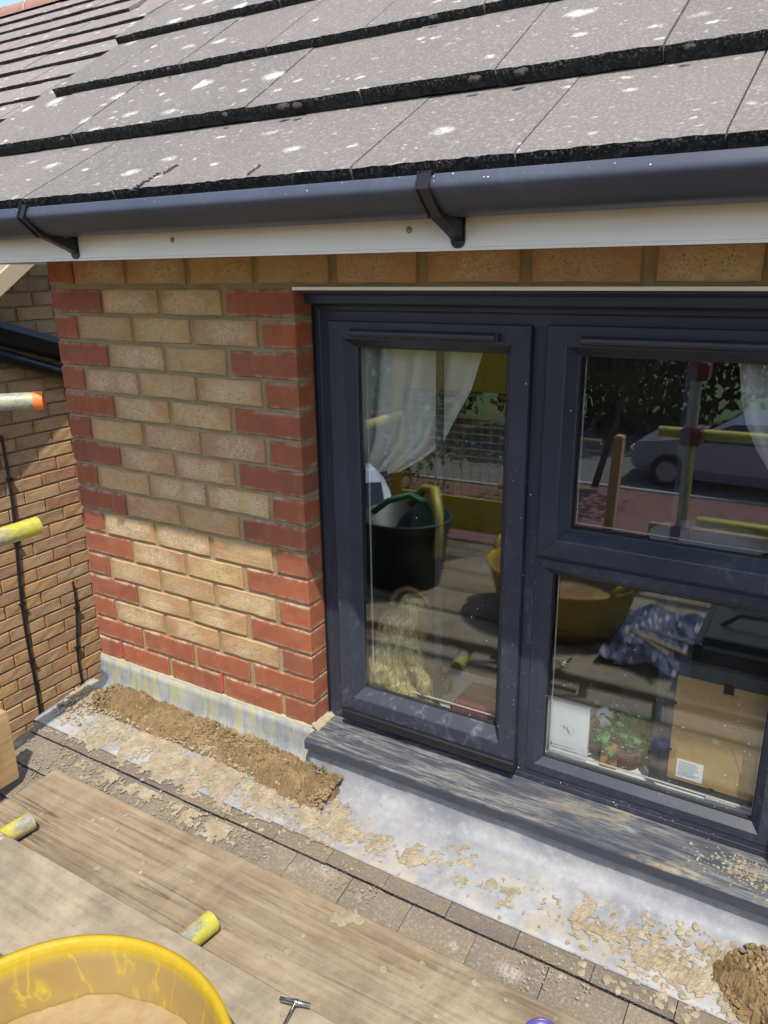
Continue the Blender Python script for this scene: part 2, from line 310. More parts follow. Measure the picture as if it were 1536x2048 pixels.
M = dict(
    red=mat_red_brick(), buff=mat_buff_brick(), nb=mat_buff_brick('sandy_house_brick', redmix=1.0),
    mortar=mat_mortar('sand_mortar', c(134, 119, 86), c(162, 147, 112)), mortar_pale=mat_mortar('pale_mortar', c(160, 146, 118), c(178, 166, 140)),
    nmortar=mat_mortar('old_mortar', c(126, 112, 90), c(150, 138, 114)),
    tile=mat_tile('concrete_roof_tile', (c(109, 104, 99), c(116, 110, 105), c(102, 98, 95), c(122, 115, 107))),
    ftile=mat_tile('far_roof_tile', (c(126, 118, 114), c(118, 113, 110), c(130, 116, 110), c(140, 126, 116)), 1.0, 0.4),
    ltile=mat_tile('small_roof_tile', (c(112, 103, 92), c(122, 111, 96), c(106, 98, 92), c(150, 136, 106)), 0.35, 1.0),
    edge=mat_tile_edge(), ridge=plain('terracotta_ridge', c(150, 112, 98), 0.9, 0, 60, 0.2, 0.5),
    upvc=mat_upvc(), gutter=mat_upvc('dark_grey_gutter', k=1.65), black=plain('black_plastic', c(26, 26, 28), 0.35, 0, 40, 0.15, 0.05),
    gasket=plain('rubber_gasket', c(22, 22, 24), 0.7, 0, 90, 0.2, 0.1), spacer=plain('spacer_bar', c(200, 200, 196), 0.4, 0.0, 60, 0.05, 0.02),
    white=plain('white_upvc', c(242, 236, 222), 0.42, 0, 4, 0.05, 0.03), sill=mat_sill(), lead=mat_lead(), leads=mat_lead(True),
    woodA=mat_wood('weathered_board', (c(94, 82, 66), c(127, 112, 92), c(145, 130, 107), c(116, 101, 82)), 0.75, 1.9, 0.7),
    woodB=mat_wood('dusty_board', (c(112, 101, 84), c(134, 123, 105), c(147, 137, 119), c(122, 111, 93)), 0.9, 0.9, 1.0, 0.25),
    woodC=mat_wood('sawn_board', (c(150, 118, 78), c(178, 146, 102), c(196, 166, 122), c(170, 140, 100)), 0.3),
    tubeY=mat_tube('yellow_scaffold_tube', 0.62), tubeG=mat_tube('worn_scaffold_tube', 0.5), tubeR=plain('red_scaffold_tube', c(110, 44, 44), 0.5, 0.1),
    tub=mat_tub(), tubin=mat_tub(True), glass=mat_glass(), steel=plain('bright_steel', c(190, 190, 190), 0.25, 1.0, 80, 0.1, 0.05),
    heap=mat_mortar_heap(), crumb=mat_crumb(),
    speck=plain('white_speck', c(220, 216, 208), 0.9), orange=plain('orange_cap', c(226, 120, 52), 0.5), orange_d=plain('weep_vent_plastic', c(182, 88, 66), 0.7),
    dark=plain('dark_plastic', c(20, 20, 22), 0.5), purple=plain('purple_plastic', c(76, 62, 128), 0.3),
    plaster=plain('room_plaster', c(120, 116, 110), 0.9), floor=plain('room_carpet', c(78, 70, 66), 0.95), cloth=plain('white_curtain_cloth', c(206, 204, 196), 0.9, 0, 200, 0.05, 0.1),
    bronze=None, card=plain('white_card', c(236, 238, 240), 0.6, 0, 30, 0.02, 0.02), ink=plain('grey_ink', c(120, 124, 130), 0.8),
    kraft=plain('brown_backing_board', c(178, 142, 88), 0.85, 0, 120, 0.1, 0.1), leafp=mat_leaf('pot_plant_leaf', c(30, 92, 52), c(58, 132, 72)),
    wicker=plain('woven_basket', c(96, 64, 50), 0.9, 0, 200, 0.4, 0.8), tag=plain('kraft_tag', c(176, 128, 70), 0.8),
    leafd=mat_leaf('tree_leaf', c(24, 33, 18), c(46, 62, 30)), leafl=mat_leaf('hedge_leaf', c(62, 86, 34), c(110, 128, 60)), bark=plain('bark', c(70, 60, 50), 0.95, 0, 30, 0.3, 1),
    grass=plain('lawn_grass', c(60, 84, 36), 0.95, 0, 20, 0.3, 1), asphalt=plain('road_asphalt', c(100, 98, 98), 0.95, 0, 60, 0.15, 0.5),
    pave=plain('red_block_paving', c(112, 80, 74), 0.95, 0, 9, 0.25, 0.5), kerb=plain('kerb_concrete', c(150, 148, 140), 0.9),
    silver=plain('silver_car_paint', c(150, 158, 168), 0.25, 0.5, 2, 0.03, 0), carw=plain('white_car_paint', c(210, 216, 222), 0.25, 0.0, 2, 0.03, 0),
    tyre=plain('tyre_rubber', c(24, 24, 24), 0.8), hub=plain('wheel_alloy', c(140, 140, 144), 0.35, 0.8), cglass=plain('car_window', c(18, 22, 26), 0.05, 0, 2, 0.02, 0, 1.0),
    bucket=plain('dark_green_bucket', c(24, 44, 36), 0.45), ygreen=plain('green_strap', c(52, 140, 100), 0.7), yplast=plain('yellow_mesh_plastic', c(196, 172, 40), 0.5),
    tarp=plain('blue_tarpaulin', c(58, 66, 96), 0.45, 0, 12, 0.4, 0.5), fence=plain('fence_timber', c(120, 106, 90), 0.9), bag=plain('black_fabric', c(12, 13, 20), 0.7),
    residue=mat_residue(), moss=plain('dry_moss', c(60, 55, 50), 0.95, 0, 160, 0.35, 1.0),
    cream=plain('shade_tinted_white_paint', c(168, 150, 120), 0.6, 0, 5, 0.05, 0.02),  # white bargeboard and soffit: their beige shade is put into this colour
    moulding=plain('grey_moulding', c(70, 70, 72), 0.5),
    soil=plain('garden_ground', c(96, 88, 72), 1.0, 0, 3, 0.2, 0.5), maroon=plain('maroon_cloth', c(120, 50, 50), 0.9, 0, 60, 0.2, 0.3),
)
def _bronze():
    m = NT('gilded_fur'); x = m.noise(70, 6, 0.75, vec=m.scale(m.tc, 1.4, 1.4, 0.35), dist=1.2)
    return m.out(m.ramp(x, (0.35, c(84, 74, 36)), (0.5, c(166, 152, 90)), (0.68, c(232, 224, 178))), 0.42, m.bump(x, 1.0, 0.006), 0.25, 0.5)
M['bronze'] = _bronze()

# ------------------------------------------------------------------ mesh helpers
def mesh(name, v, fcs, mats, mi=None, smooth=False):
    me = bpy.data.meshes.new(name); me.from_pydata([tuple(p) for p in v], [], fcs)
    for m in (mats if isinstance(mats, (list, tuple)) else [mats]): me.materials.append(m)
    if mi: me.polygons.foreach_set('material_index', mi)
    if smooth: me.polygons.foreach_set('use_smooth', [True]*len(fcs))
    me.update(); return me

class MB:
    def __init__(s): s.v = []; s.f = []; s.mi = []
    def add(s, vs, fs, mi=0):
        b = len(s.v); s.v += [Vector(p) for p in vs]; s.f += [tuple(i+b for i in q) for q in fs]; s.mi += [mi]*len(fs); return s
    def box(s, a, b, mi=0, m=None):
        x0, y0, z0 = a; x1, y1, z1 = b
        vs = [(x0, y0, z0), (x1, y0, z0), (x1, y1, z0), (x0, y1, z0), (x0, y0, z1), (x1, y0, z1), (x1, y1, z1), (x0, y1, z1)]
        if m: vs = [m @ Vector(p) for p in vs]
        return s.add(vs, [(0, 3, 2, 1), (4, 5, 6, 7), (0, 1, 5, 4), (1, 2, 6, 5), (2, 3, 7, 6), (3, 0, 4, 7)], mi)
    def bevbox(s, a, b, e=0.002, mi=0, m=None):
        bm = bmesh.new(); bmesh.ops.create_cube(bm, size=1)
        for q in bm.verts: q.co = Vector([a[i]+(q.co[i]+0.5)*(b[i]-a[i]) for i in range(3)])
        bmesh.ops.bevel(bm, geom=list(bm.edges), offset=e, segments=2, affect='EDGES')
        bm.verts.index_update(); vs = [q.co.copy() for q in bm.verts]
        if m: vs = [m @ p for p in vs]
        s.add(vs, [tuple(q.index for q in fc.verts) for fc in bm.faces], mi); bm.free(); return s
    def tube(s, p, q, r, n=16, mi=0, r2=None, cap=True, hollow=None):
        p = Vector(p); q = Vector(q); d = (q-p).normalized(); a = d.orthogonal().normalized(); b = d.cross(a); r2 = r if r2 is None else r2
        vs = []; 
        for P, rr in ((p, r), (q, r2)):
            for i in range(n): t = 2*math.pi*i/n; vs.append(P+a*rr*math.cos(t)+b*rr*math.sin(t))
        fs = [(i, (i+1) % n, n+(i+1) % n, n+i) for i in range(n)]
        if hollow:
            for P, rr in ((p, hollow), (q, hollow)):
                for i in range(n): t = 2*math.pi*i/n; vs.append(P+a*rr*math.cos(t)+b*rr*math.sin(t))
            for i in range(n):
                j = (i+1) % n; fs += [(i, 2*n+i, 2*n+j, j), (n+i, n+j, 3*n+j, 3*n+i), (2*n+i, 3*n+i, 3*n+j, 2*n+j)]
        elif cap: fs += [tuple(range(n-1, -1, -1)), tuple(range(n, 2*n))]
        return s.add(vs, fs, mi)
    def path(s, pts, r, n=8, mi=0):
        pts = [Vector(p) for p in pts]; vs = []; k = len(pts); a = None
        for i, P in enumerate(pts):
            d = (pts[min(i+1, k-1)]-pts[max(i-1, 0)]).normalized()
            a = d.orthogonal().normalized() if a is None else (a-d*a.dot(d)).normalized()
            b = d.cross(a); rr = r[i] if isinstance(r, (list, tuple)) else r
            for j in range(n): t = 2*math.pi*j/n; vs.append(P+a*rr*math.cos(t)+b*rr*math.sin(t))
        fs = [(i*n+j, i*n+(j+1) % n, (i+1)*n+(j+1) % n, (i+1)*n+j) for i in range(k-1) for j in range(n)]
        fs += [tuple(range(n-1, -1, -1)), tuple(range((k-1)*n, k*n))]
        return s.add(vs, fs, mi)
    def lathe(s, prof, n=48, mi=0, m=None, close=False):
        vs = []; k = len(prof)
        for rr, z in prof:
            for i in range(n): t = 2*math.pi*i/n; vs.append(Vector((rr*math.cos(t), rr*math.sin(t), z)))
        if m: vs = [m @ p for p in vs]
        fs = [(j*n+i, j*n+(i+1) % n, (j+1)*n+(i+1) % n, (j+1)*n+i) for j in range(k-1) for i in range(n)]
        return s.add(vs, fs, mi)
    def prof(s, pr, x0, x1, mi=0, seg=1, closed=True, wob=None):
        n = len(pr); vs = []
        for k in range(seg+1):
            X = x0+(x1-x0)*k/seg
            for (y, z) in pr:
                dy, dz = wob(X, y, z) if wob else (0, 0); vs.append((X, y+dy, z+dz))
        fs = []
        for k in range(seg):
            for i in range(n if closed else n-1): j = (i+1) % n; fs.append((k*n+i, (k+1)*n+i, (k+1)*n+j, k*n+j))
        if closed: fs += [tuple(range(n)), tuple(range(seg*n+n-1, seg*n-1, -1))]
        return s.add(vs, fs, mi)
    def me(s, name, mats, smooth=False): return mesh(name, s.v, s.f, mats, s.mi, smooth)
    def ob(s, name, mats, parent=None, smooth=False, **kw): return link(name, s.me(name, mats, smooth), parent, **kw)

def tag(o, label=None, cat=None, group=None, kind=None):
    if label: o['label'] = label
    if cat: o['category'] = cat
    if group: o['group'] = group
    if kind: o['kind'] = kind
    return o
def link(name, me, parent=None, label=None, cat=None, group=None, kind=None, loc=None, rot=None):
    o = bpy.data.objects.new(name, me); COL.objects.link(o)
    if parent: o.parent = parent
    if loc is not None: o.location = loc
    if rot is not None: o.rotation_euler = rot
    return tag(o, label, cat, group, kind)
def thing(name, label, cat, loc=(0, 0, 0), rot=(0, 0, 0), group=None):
    o = bpy.data.objects.new(name, None); COL.objects.link(o); o.location = loc; o.rotation_euler = rot
    o.empty_display_size = 0.1
    return tag(o, label, cat, group)
def fixn(o):
    bm = bmesh.new(); bm.from_mesh(o.data); bmesh.ops.recalc_face_normals(bm, faces=bm.faces); bm.to_mesh(o.data); bm.free(); return o
def ns(x, y=0, z=0): return noise.noise(Vector((x, y, z)))
def fbm(x, y, z=0, o=4): return noise.fractal(Vector((x, y, z)), 1.0, 2.0, o)

# brick: front face at y=0 looking along -y, irregular arrises, 3 mm chamfer
def brick_mesh(name, wd, h, d, seed, mat, rough=1.0, nx=5, nz=2):
    rr = random.Random(seed); vs = []; fs = []
    j = lambda a: rr.uniform(-a, a)*rough
    G = {}
    for a in range(nx+1):
        for b in range(nz+1):
            X = -wd/2+0.0025+(wd-0.005)*a/nx; Z = -h/2+0.0025+(h-0.005)*b/nz
            G[a, b] = len(vs); vs.append((X+j(.0008), j(.0009), Z+j(.0008)))
    for a in range(nx):
        for b in range(nz): fs.append((G[a, b], G[a+1, b], G[a+1, b+1], G[a, b+1]))
    ring = [(a, 0) for a in range(nx)]+[(nx, b) for b in range(nz)]+[(a, nz) for a in range(nx, 0, -1)]+[(0, b) for b in range(nz, 0, -1)]
    o1 = []; o2 = []
    for (a, b) in ring:
        X = -wd/2+wd*a/nx+j(.0007); Z = -h/2+h*b/nz+j(.0012)
        o1.append(len(vs)); vs.append((X, .0028+j(.0008), Z))
    for (a, b) in ring:
        X = -wd/2+wd*a/nx; Z = -h/2+h*b/nz
        o2.append(len(vs)); vs.append((X, d, Z))
    n = len(ring)
    for i in range(n):
        k = (i+1) % n
        fs.append((G[ring[i]], o1[i], o1[k], G[ring[k]])); fs.append((o1[i], o2[i], o2[k], o1[k]))
    return mesh(name, vs, fs, mat)

# tile: origin at middle of the front top arris, x along the eaves, y up the slope, z off the roof
def tile_mesh(name, wd, ln, th, seed, mats, nx=22, rough=1.0):
    rr = random.Random(seed); vs = []; fs = []; mi = []
    ys = [0.0, 0.012, ln*0.4, ln]; rows = []
    for k, Y in enumerate(ys):
        row = []
        for a in range(nx+1):
            X = -wd/2+wd*a/nx; e = rr.uniform(-.0013, .0013)*rough if k == 0 else 0
            row.append(len(vs)); vs.append((X, Y+e, (rr.uniform(-.0016, .0004)*rough-.0012 if k == 0 else 0)))
        rows.append(row)
    fr = []
    for k, Z in enumerate((-th*0.5, -th)):
        row = []
        for a in range(nx+1):
            X = -wd/2+wd*a/nx
            row.append(len(vs)); vs.append((X, rr.uniform(-.0013, .0016)*rough, Z+rr.uniform(-.0008, .0008)*rough))
        fr.append(row)
    bk = []
    for a in range(nx+1):
        bk.append(len(vs)); vs.append((-wd/2+wd*a/nx, ln, -th))
    for k in range(3):
        for a in range(nx): fs.append((rows[k][a], rows[k][a+1], rows[k+1][a+1], rows[k+1][a])); mi.append(0)
    seq = [rows[0], fr[0], fr[1]]
    for k in range(2):
        for a in range(nx): fs.append((seq[k+1][a], seq[k+1][a+1], seq[k][a+1], seq[k][a])); mi.append(1)
    for a in range(nx): fs.append((fr[1][a+1], fr[1][a], bk[a], bk[a+1])); mi.append(0)
    for a in (0, nx):
        q = [rows[0][a], rows[1][a], rows[2][a], rows[3][a], bk[a], fr[1][a], fr[0][a]]
        fs.append(tuple(q if a else q[::-1])); mi.append(0)
    return mesh(name, vs, fs, mats, mi)

# ------------------------------------------------------------------ SETTING: ground
G0 = -2.62
def sheet(name, x0, y0, x1, y1, z, mat, **kw):
    return link(name, mesh(name, [(x0, y0, z), (x1, y0, z), (x1, y1, z), (x0, y1, z)], [(0, 1, 2, 3)], mat), kind='structure', **kw)
sheet('ground', -90, -90, 90, 90, G0-0.012, M['soil'])
sheet('drive', -9, -12.9, 8, -3.6, G0, M['pave'])
sheet('road', -60, -20.0, 40, -13.0, G0-0.004, M['asphalt'])
b = MB().bevbox((-60, -13.05, G0-0.1), (40, -12.9, G0+0.03), 0.01); b.ob('kerb', M['kerb'], kind='structure')
sheet('lawn', -40, -32, 30, -20.1, G0-0.002, M['grass'])

# ------------------------------------------------------------------ DORMER WALL
wall = thing('brick_wall', 'dormer wall of buff bricks with red quoins beside the window, lower courses in sun', 'wall')
core = MB()
core.box((-.894, .005, -.20), (-.001, .24, 1.2735))
core.box((-.894, .005, 1.1975), (1.75, .24, 1.40)) if False else None
core.v.clear(); core.f.clear(); core.mi.clear()
core.box((-.8915, .0065, -.20), (-.0045, .24, 1.1965)); core.box((-.8915, .0065, 1.1965), (1.75, .24, 1.42))
core.box((1.2, .0045, -.20), (1.75, .24, 1.1965)); core.box((-.0025, .125, -.20), (1.2, .24, .0))
core.box((-.8935, .24, -.6), (-.80, 3.6, 1.27))
core.ob('mortar_bed', M['mortar'], wall)
BM = {}
def brick(kind, wd, seed):
    key = (kind, round(wd, 3), seed % 4)
    if key not in BM: BM[key] = brick_mesh('brick', wd, .0645, .10, hash(key) % 999, M[kind], 1.1 if kind == 'red' else 1.7)
    return BM[key]
odd = [(-.8935, -.682, 'red'), (-.666, -.457, 'buff'), (-.440, -.232, 'buff'), (-.212, -.0002, 'red')]
even = [(-.8935, -.798, 'red'), (-.781, -.572, 'buff'), (-.555, -.348, 'buff'), (-.331, -.120, 'buff'), (-.103, -.0002, 'red')]
k = 0
for row in range(1, 17):
    zc = (16-row)*.075+.0325
    for (a, b_, kd) in (odd if row % 2 else even):
        if row >= 15: kd = 'red'
        if row == 15 and kd == 'red' and False: pass
        k += 1; jx = rnd.uniform(-.0012, .0012) if kd == 'buff' else 0
        o = link('brick', brick(kd, b_-a, k), wall, loc=((a+b_)/2+jx, rnd.uniform(-.0008, .0006), zc+rnd.uniform(-.0008, .0008)),
                 rot=(0, rnd.uniform(-.002, .002), 0))
# course just under the fascia
for (a, b_) in [(-.8935, -.787), (-.777, -.575), (-.557, -.348), (-.329, -.123), (-.103, .101), (.126, .332), (.358, .564), (.590, .800), (.829, 1.003), (1.03, 1.24), (1.265, 1.475), (1.50, 1.71)]:
    k += 1; kd = 'red' if a < -.85 else 'buff'
    link('brick', brick(kd, b_-a, k), wall, loc=((a+b_)/2, rnd.uniform(-.001, .0006), 1.2355))
for row in range(1, 17):                                     # short pier right of the window
    for (a, b_) in ([(1.2, 1.412), (1.424, 1.636)] if row % 2 else [(1.2, 1.303), (1.315, 1.526), (1.538, 1.74)]):
        k += 1; link('brick', brick('red' if a < 1.25 else 'buff', b_-a, k), wall, loc=((a+b_)/2, 0, (16-row)*.075+.0325))
for (X, Z) in ((-.789, .045), (-.345, .045)):                # red plastic weep vents in the perpends
    v = MB(); v.bevbox((X-.0028, -.001, Z-.034), (X+.0028, .01, Z+.03), .0008)
    for q in range(7): v.box((X-.0036, -.0022, Z-.03+q*.0085), (X+.0036, -.001, Z-.026+q*.0085))
    v.ob('weep_vent', M['orange_d'], wall)
# pale bedding mortar smeared along the foot of the wall and round to the sill
def smear(name, x0, x1, yf, z0, z1, seg, parent, mat, sd_):
    b = MB(); vs = []; fs = []; R_ = [(-.0, 1), (-.6, .8), (-1, .45), (-.85, .12), (-.2, 0)]
    for i in range(seg+1):
        X = x0+(x1-x0)*i/seg; a = .004+.0035*ns(X*40, sd_); t = .0035*ns(X*55, sd_+4)
        for (p, q) in R_: vs.append((X, yf+p*(.006+a*.6), z0+(z1-z0)*q+t*(q-.3)))
    n = len(R_)
    fs = [(i*n+j, i*n+j+1, (i+1)*n+j+1, (i+1)*n+j) for i in range(seg) for j in range(n-1)]
    return fixn(link(name, mesh(name, vs, fs, mat, smooth=True), parent))
smear('bedding_mortar', -.896, .012, .004, -.020, .0015, 160, wall, M['mortar_pale'], 3.0)
b = MB(); vs = []; fs = []
for i in range(31):
    Y = -.012+.1*i/30; a = .003*ns(Y*60, 2)
    for (dx, z) in ((-.002, .014+a), (.006+a, .008), (.016+a*1.5, -.001), (.02+a, -.014)): vs.append((dx, Y, z+.0006))
fs = [(i*4+j, i*4+j+1, (i+1)*4+j+1, (i+1)*4+j) for i in range(30) for j in range(3)]
fixn(link('corner_mortar', mesh('corner_mortar', vs, fs, M['mortar_pale'], smooth=True), wall))
b = MB()
for row in range(1, 17):                                     # mortar tongues where the reveal courses meet the frame
    z = (16-row)*.075-.005
    vs = []; n = 12
    for i in range(n): t = 2*math.pi*i/n; rr = .010+.005*ns(i*1.7, row*3.1); vs.append((.0008+rnd.uniform(0, .0006), .073+rr*math.cos(t)*.7, z+rr*math.sin(t)*(1.3 if row % 3 else 2)))
    b.add(vs, [tuple(range(n))])
b.ob('mortar_tongues', M['mortar'], wall, kind='stuff')
MB().box((.0, -.004, 1.188), (1.2, .03, 1.1955)).ob('lintel_lip', M['white'], wall)

# ------------------------------------------------------------------ EAVES OF THE DORMER
fas = thing('fascia_board', 'white fascia board running under the dark gutter', 'fascia')
b = MB(); b.prof([(-.2590, 1.262), (-.2590, 1.2665), (-.2575, 1.268), (-.2575, 1.362), (-.246, 1.362), (-.246, 1.262)], -1.16, 1.75); fixn(b.ob('board', M['white'], fas))
MB().box((-1.16, -.245, 1.268), (1.75, .004, 1.276)).ob('soffit_board', M['white'], fas)
MB().box((-1.172, -.255, 1.262), (-1.161, .6, 1.36)).ob('end_board', M['white'], fas)
for X in (-.116, .459, 1.05):
    v = MB(); v.lathe([(0.0, .0035), (.004, .003), (.0058, .0012), (.006, 0)], 14, m=Matrix.Translation((X, -.2575, 1.2985)) @ Matrix.Rotation(R(90), 4, 'X'))
    v.ob('fixing_pin', plain('pin_head', c(150, 140, 120), 0.5) if X < 0 else bpy.data.materials['pin_head'], fas, smooth=True)

gut = thing('rain_gutter', 'dark grey plastic gutter held by black brackets above the white fascia', 'gutter')
gp = [(-.3745, 1.3725), (-.3855, 1.3500), (-.3400, 1.3170), (-.2780, 1.3120), (-.2680, 1.3300), (-.2680, 1.3660), (-.2710, 1.3660), (-.2710, 1.3310), (-.2800, 1.3150), (-.3385, 1.3198), (-.3822, 1.3508), (-.3712, 1.3725)]
def gut_prof():
    out = []
    for i, p in enumerate(gp):
        a = Vector(gp[i-1]); q = Vector(p); d = Vector(gp[(i+1) % len(gp)])
        e1 = min(.016, (a-q).length*.45); e2 = min(.016, (d-q).length*.45)
        A_ = q+(a-q).normalized()*e1; B_ = q+(d-q).normalized()*e2
        for t in (0, .17, .34, .5, .66, .83, 1): out.append(tuple((A_*(1-t)**2+q*2*t*(1-t)+B_*t*t)))
    return out
b = MB(); b.prof(gut_prof(), -1.2, 1.75, seg=1); o = fixn(b.ob('gutter_channel', M['gutter'], gut, smooth=True)); o.modifiers.new('e', 'EDGE_SPLIT').split_angle = R(35)
def bracket(X):
    v = MB(); wd = .0105
    o = [(-.377, 1.377), (-.389, 1.351), (-.3435, 1.3125), (-.276, 1.285), (-.2585, 1.275)]
    i_ = [(-.371, 1.372), (-.3845, 1.3505), (-.3395, 1.3165), (-.275, 1.311), (-.2585, 1.318)]
    for a in range(4):
        q = [o[a], o[a+1], i_[a+1], i_[a]]
        vs = [(X-wd, y, z) for y, z in q]+[(X+wd, y, z) for y, z in q]
        v.add(vs, [(0, 1, 2, 3), (7, 6, 5, 4), (0, 4, 5, 1), (3, 2, 6, 7), (1, 5, 6, 2), (0, 3, 7, 4)])
    for a in range(2):                                        # stiffening flanges on the front strap
        for s_ in (-1, 1):
            q = [(o[a][0]-.0035, o[a][1]), (o[a+1][0]-.0035, o[a+1][1]-.002), o[a+1], o[a]]
            vs = [(X+s_*wd-.0015, y, z) for y, z in q]+[(X+s_*wd+.0015, y, z) for y, z in q]
            v.add(vs, [(0, 1, 2, 3), (7, 6, 5, 4), (0, 4, 5, 1), (3, 2, 6, 7), (1, 5, 6, 2), (0, 3, 7, 4)])
    v.box((X-.013, -.2615, 1.28), (X+.013, -.2580, 1.335))
    v.lathe([(0, .004), (.013, .004), (.013, 0)], 20, m=Matrix.Translation((X, -.2580, 1.2785)) @ Matrix.Rotation(R(90), 4, 'X'))
    v.box((X-.011, -.3785, 1.3735), (X+.0135, -.366, 1.3775))
    return v
for X in (-.43, .555, 1.545): fixn(bracket(X).ob('gutter_bracket', M['black'], gut))

# ------------------------------------------------------------------ NEAR ROOF (dormer)
roof = thing('tiled_roof', 'near roof of thick grey concrete tiles spotted with lichen, above the gutter', 'roof')
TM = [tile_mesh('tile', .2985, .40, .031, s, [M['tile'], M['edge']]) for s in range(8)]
sl = R(36); rowsY = [-.300, -.020, .242, .512, .790, 1.075, 1.36, 1.65, 1.94]
X0s = [-.235, -.09]
for r_, Y in enumerate(rowsY):
    Z = 1.4085+(Y+.262)*math.tan(sl)+(.0215 if r_ == 0 else 0); x = X0s[r_ % 2]
    xs = [x+.3015*i for i in range(-4, 8)]
    for i, xl in enumerate(xs):
        xr = xl+.2985
        if r_ >= 2 and xr < -1.02: continue
        if r_ < 2 and xr < -1.3: continue
        if xl > 1.8: continue
        me = TM[rnd.randrange(8)]; xa = max(xl, -1.078) if r_ >= 2 else max(xl, -1.2)
        xa = xl if xr-xa > .28 else xa
        o = link('tile', me, roof, loc=((xa+xr)/2, Y+rnd.uniform(-.002, .002), Z+rnd.uniform(-.0015, .0015)), rot=((R(27.2) if r_ == 0 else sl-R(4.4))+rnd.uniform(-.002, .002), rnd.uniform(-.003, .003), rnd.uniform(-.002, .002)))
        o.scale = ((xr-xa)/.2985, 1, 1)
b = MB()
n_ = Vector((0, -math.sin(sl), math.cos(sl))); 
vs = []
for (Y) in (-.20, 4.2):
    for X in (-1.05, 1.75):
        for d in (-.05, -.09): vs.append(Vector((X, Y, 1.4085+(Y+.262)*math.tan(sl)))+n_*d)
b.add(vs, [(0, 2, 6, 4), (1, 5, 7, 3), (0, 4, 5, 1), (2, 3, 7, 6), (0, 1, 3, 2), (4, 6, 7, 5)])
fixn(b.ob('roof_deck', M['fence'], roof))
b = MB()                                                      # mossy mortar plugs in two open joints
t1 = math.tan(R(31.6)); t2 = math.tan(sl)
mz = lambda Y: 1.402+(Y+.30)*math.tan(R(27.2)) if Y < -.10 else 1.4085+(Y+.262)*t2
for (X, Y, L, r_) in ((-.160, -.293, .016, .0042), (-.153, -.262, .020, .0036), (-.131, -.226, .014, .0056), (.135, -.272, .014, .0052), (.022, -.032, .008, .009), (.062, -.036, .007, .008), (-.147, -.030, .007, .006), (.57, -.034, .009, .008), (.473, -.034, .006, .007), (-.577, .235, .006, .006), (-.71, -.032, .005, .005), (.86, -.031, .006, .005), (.70, .232, .006, .007), (.25, .232, .006, .006)):
    for q in range(5):
        bm = bmesh.new(); bmesh.ops.create_icosphere(bm, subdivisions=2, radius=1)
        P = Vector((X+rnd.uniform(-.003, .003)*(1 if Y < -.1 else 2.5), Y+(q-2)*L*.55*(1 if Y < -.1 else .3), 0)); P.z = mz(P.y)-.001-(.004 if Y > -.1 else 0)
        vs = [P+Vector((v.co.x*r_, v.co.y*L*.5, v.co.z*r_*.75))*(1+.6*ns(v.co.x*2+q*3, v.co.y*2, v.co.z*2+X*9)) for v in bm.verts]
        b.add(vs, [tuple(v.index for v in fc.verts) for fc in bm.faces]); bm.free()
b.ob('moss_clumps', M['moss'], roof, kind='stuff', smooth=True)

# ------------------------------------------------------------------ HOUSE AT THE LEFT
house = thing('brick_house', 'neighbouring sandy brick house at the far left with its own grey tiled roof', 'house')
hw = MB().box((-3.2, -1.2, G0), (-2.657, 7.5, 1.3)).ob('wall', M['nmortar'], house)
NB = [brick_mesh('brick', .2155, .064, .05, s, M['nb'], 1.5, 4, 2) for s in range(5)]
zc = .012; cnt = 0
for kz in range(-18, 18):
    z = zc+.075*kz+.0375
    off = 1.072 if (kz % 2) else .952
    for i in range(-3, 4):
        Y = off+.2255*i+.108
        if Y < .34 or Y > 1.75: continue
        cnt += 1
        link('brick', NB[rnd.randrange(5)], hw, loc=(-2.648+rnd.uniform(-.0025, .002), Y+rnd.uniform(-.002, .002), z+rnd.uniform(-.0015, .0015)), rot=(rnd.uniform(-.004, .004), 0, R(90)))
# its roof
fa = R(34.5); fz = lambda Y: .69+math.tan(fa)*Y
hr = MB()
vs = [(-9.5, .4, fz(.4)-.05), (-2.40, .4, fz(.4)-.05), (-2.40, 4.88, fz(4.88)-.05), (-9.5, 4.88, fz(4.88)-.05), (-9.5, 7.6, fz(2.2)), (-2.52, 7.6, fz(2.2))]
hr.add(vs, [(0, 1, 2, 3), (3, 2, 5, 4)]); hr = hr.ob('roof', M['ftile'], house)
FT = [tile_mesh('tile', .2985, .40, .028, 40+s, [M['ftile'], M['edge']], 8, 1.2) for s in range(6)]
ysr = [2.047, 2.322, 2.58, 2.85, 3.125, 3.40, 3.675, 3.945, 4.21, 4.48]
for r_, Y in enumerate(ysr):
    for i in range(26):
        X = -2.55-.3015*i-(.15 if r_ % 2 else 0)
        if X < -2.9-(Y*1.35)-1.2 and X < -9: continue
        if X > -1.0-Y*.9: continue
        if X < -8.9: continue
        link('tile', FT[rnd.randrange(6)], hr, loc=(X, Y+rnd.uniform(-.003, .003), fz(Y)+rnd.uniform(-.002, .003)), rot=(fa-R(4.6), rnd.uniform(-.004, .004), 0))
for i in range(22):
    X = -2.6-.45*i
    if X < -9.4: break
    v = MB(); vs = []
    for q in (0, .44):
        for j in range(9): t = math.pi*j/8; vs.append((X-q, 4.86-.13*math.cos(t), fz(4.86)-.09+.13*math.sin(t)))
    v.add(vs, [(j, j+1, 10+j, 9+j) for j in range(8)]); v.ob('ridge_tile', M['ridge'], hr, smooth=True)
v = MB()
for i in range(22):
    X = -2.6-.45*i+.005; vs = []
    if X < -9.4: break
    for q in (-.012, .012):
        for j in range(9): t = math.pi*j/8; vs.append((X-q, 4.86-.136*math.cos(t), fz(4.86)-.09+.136*math.sin(t)))
    v.add(vs, [(j, j+1, 10+j, 9+j) for j in range(8)])
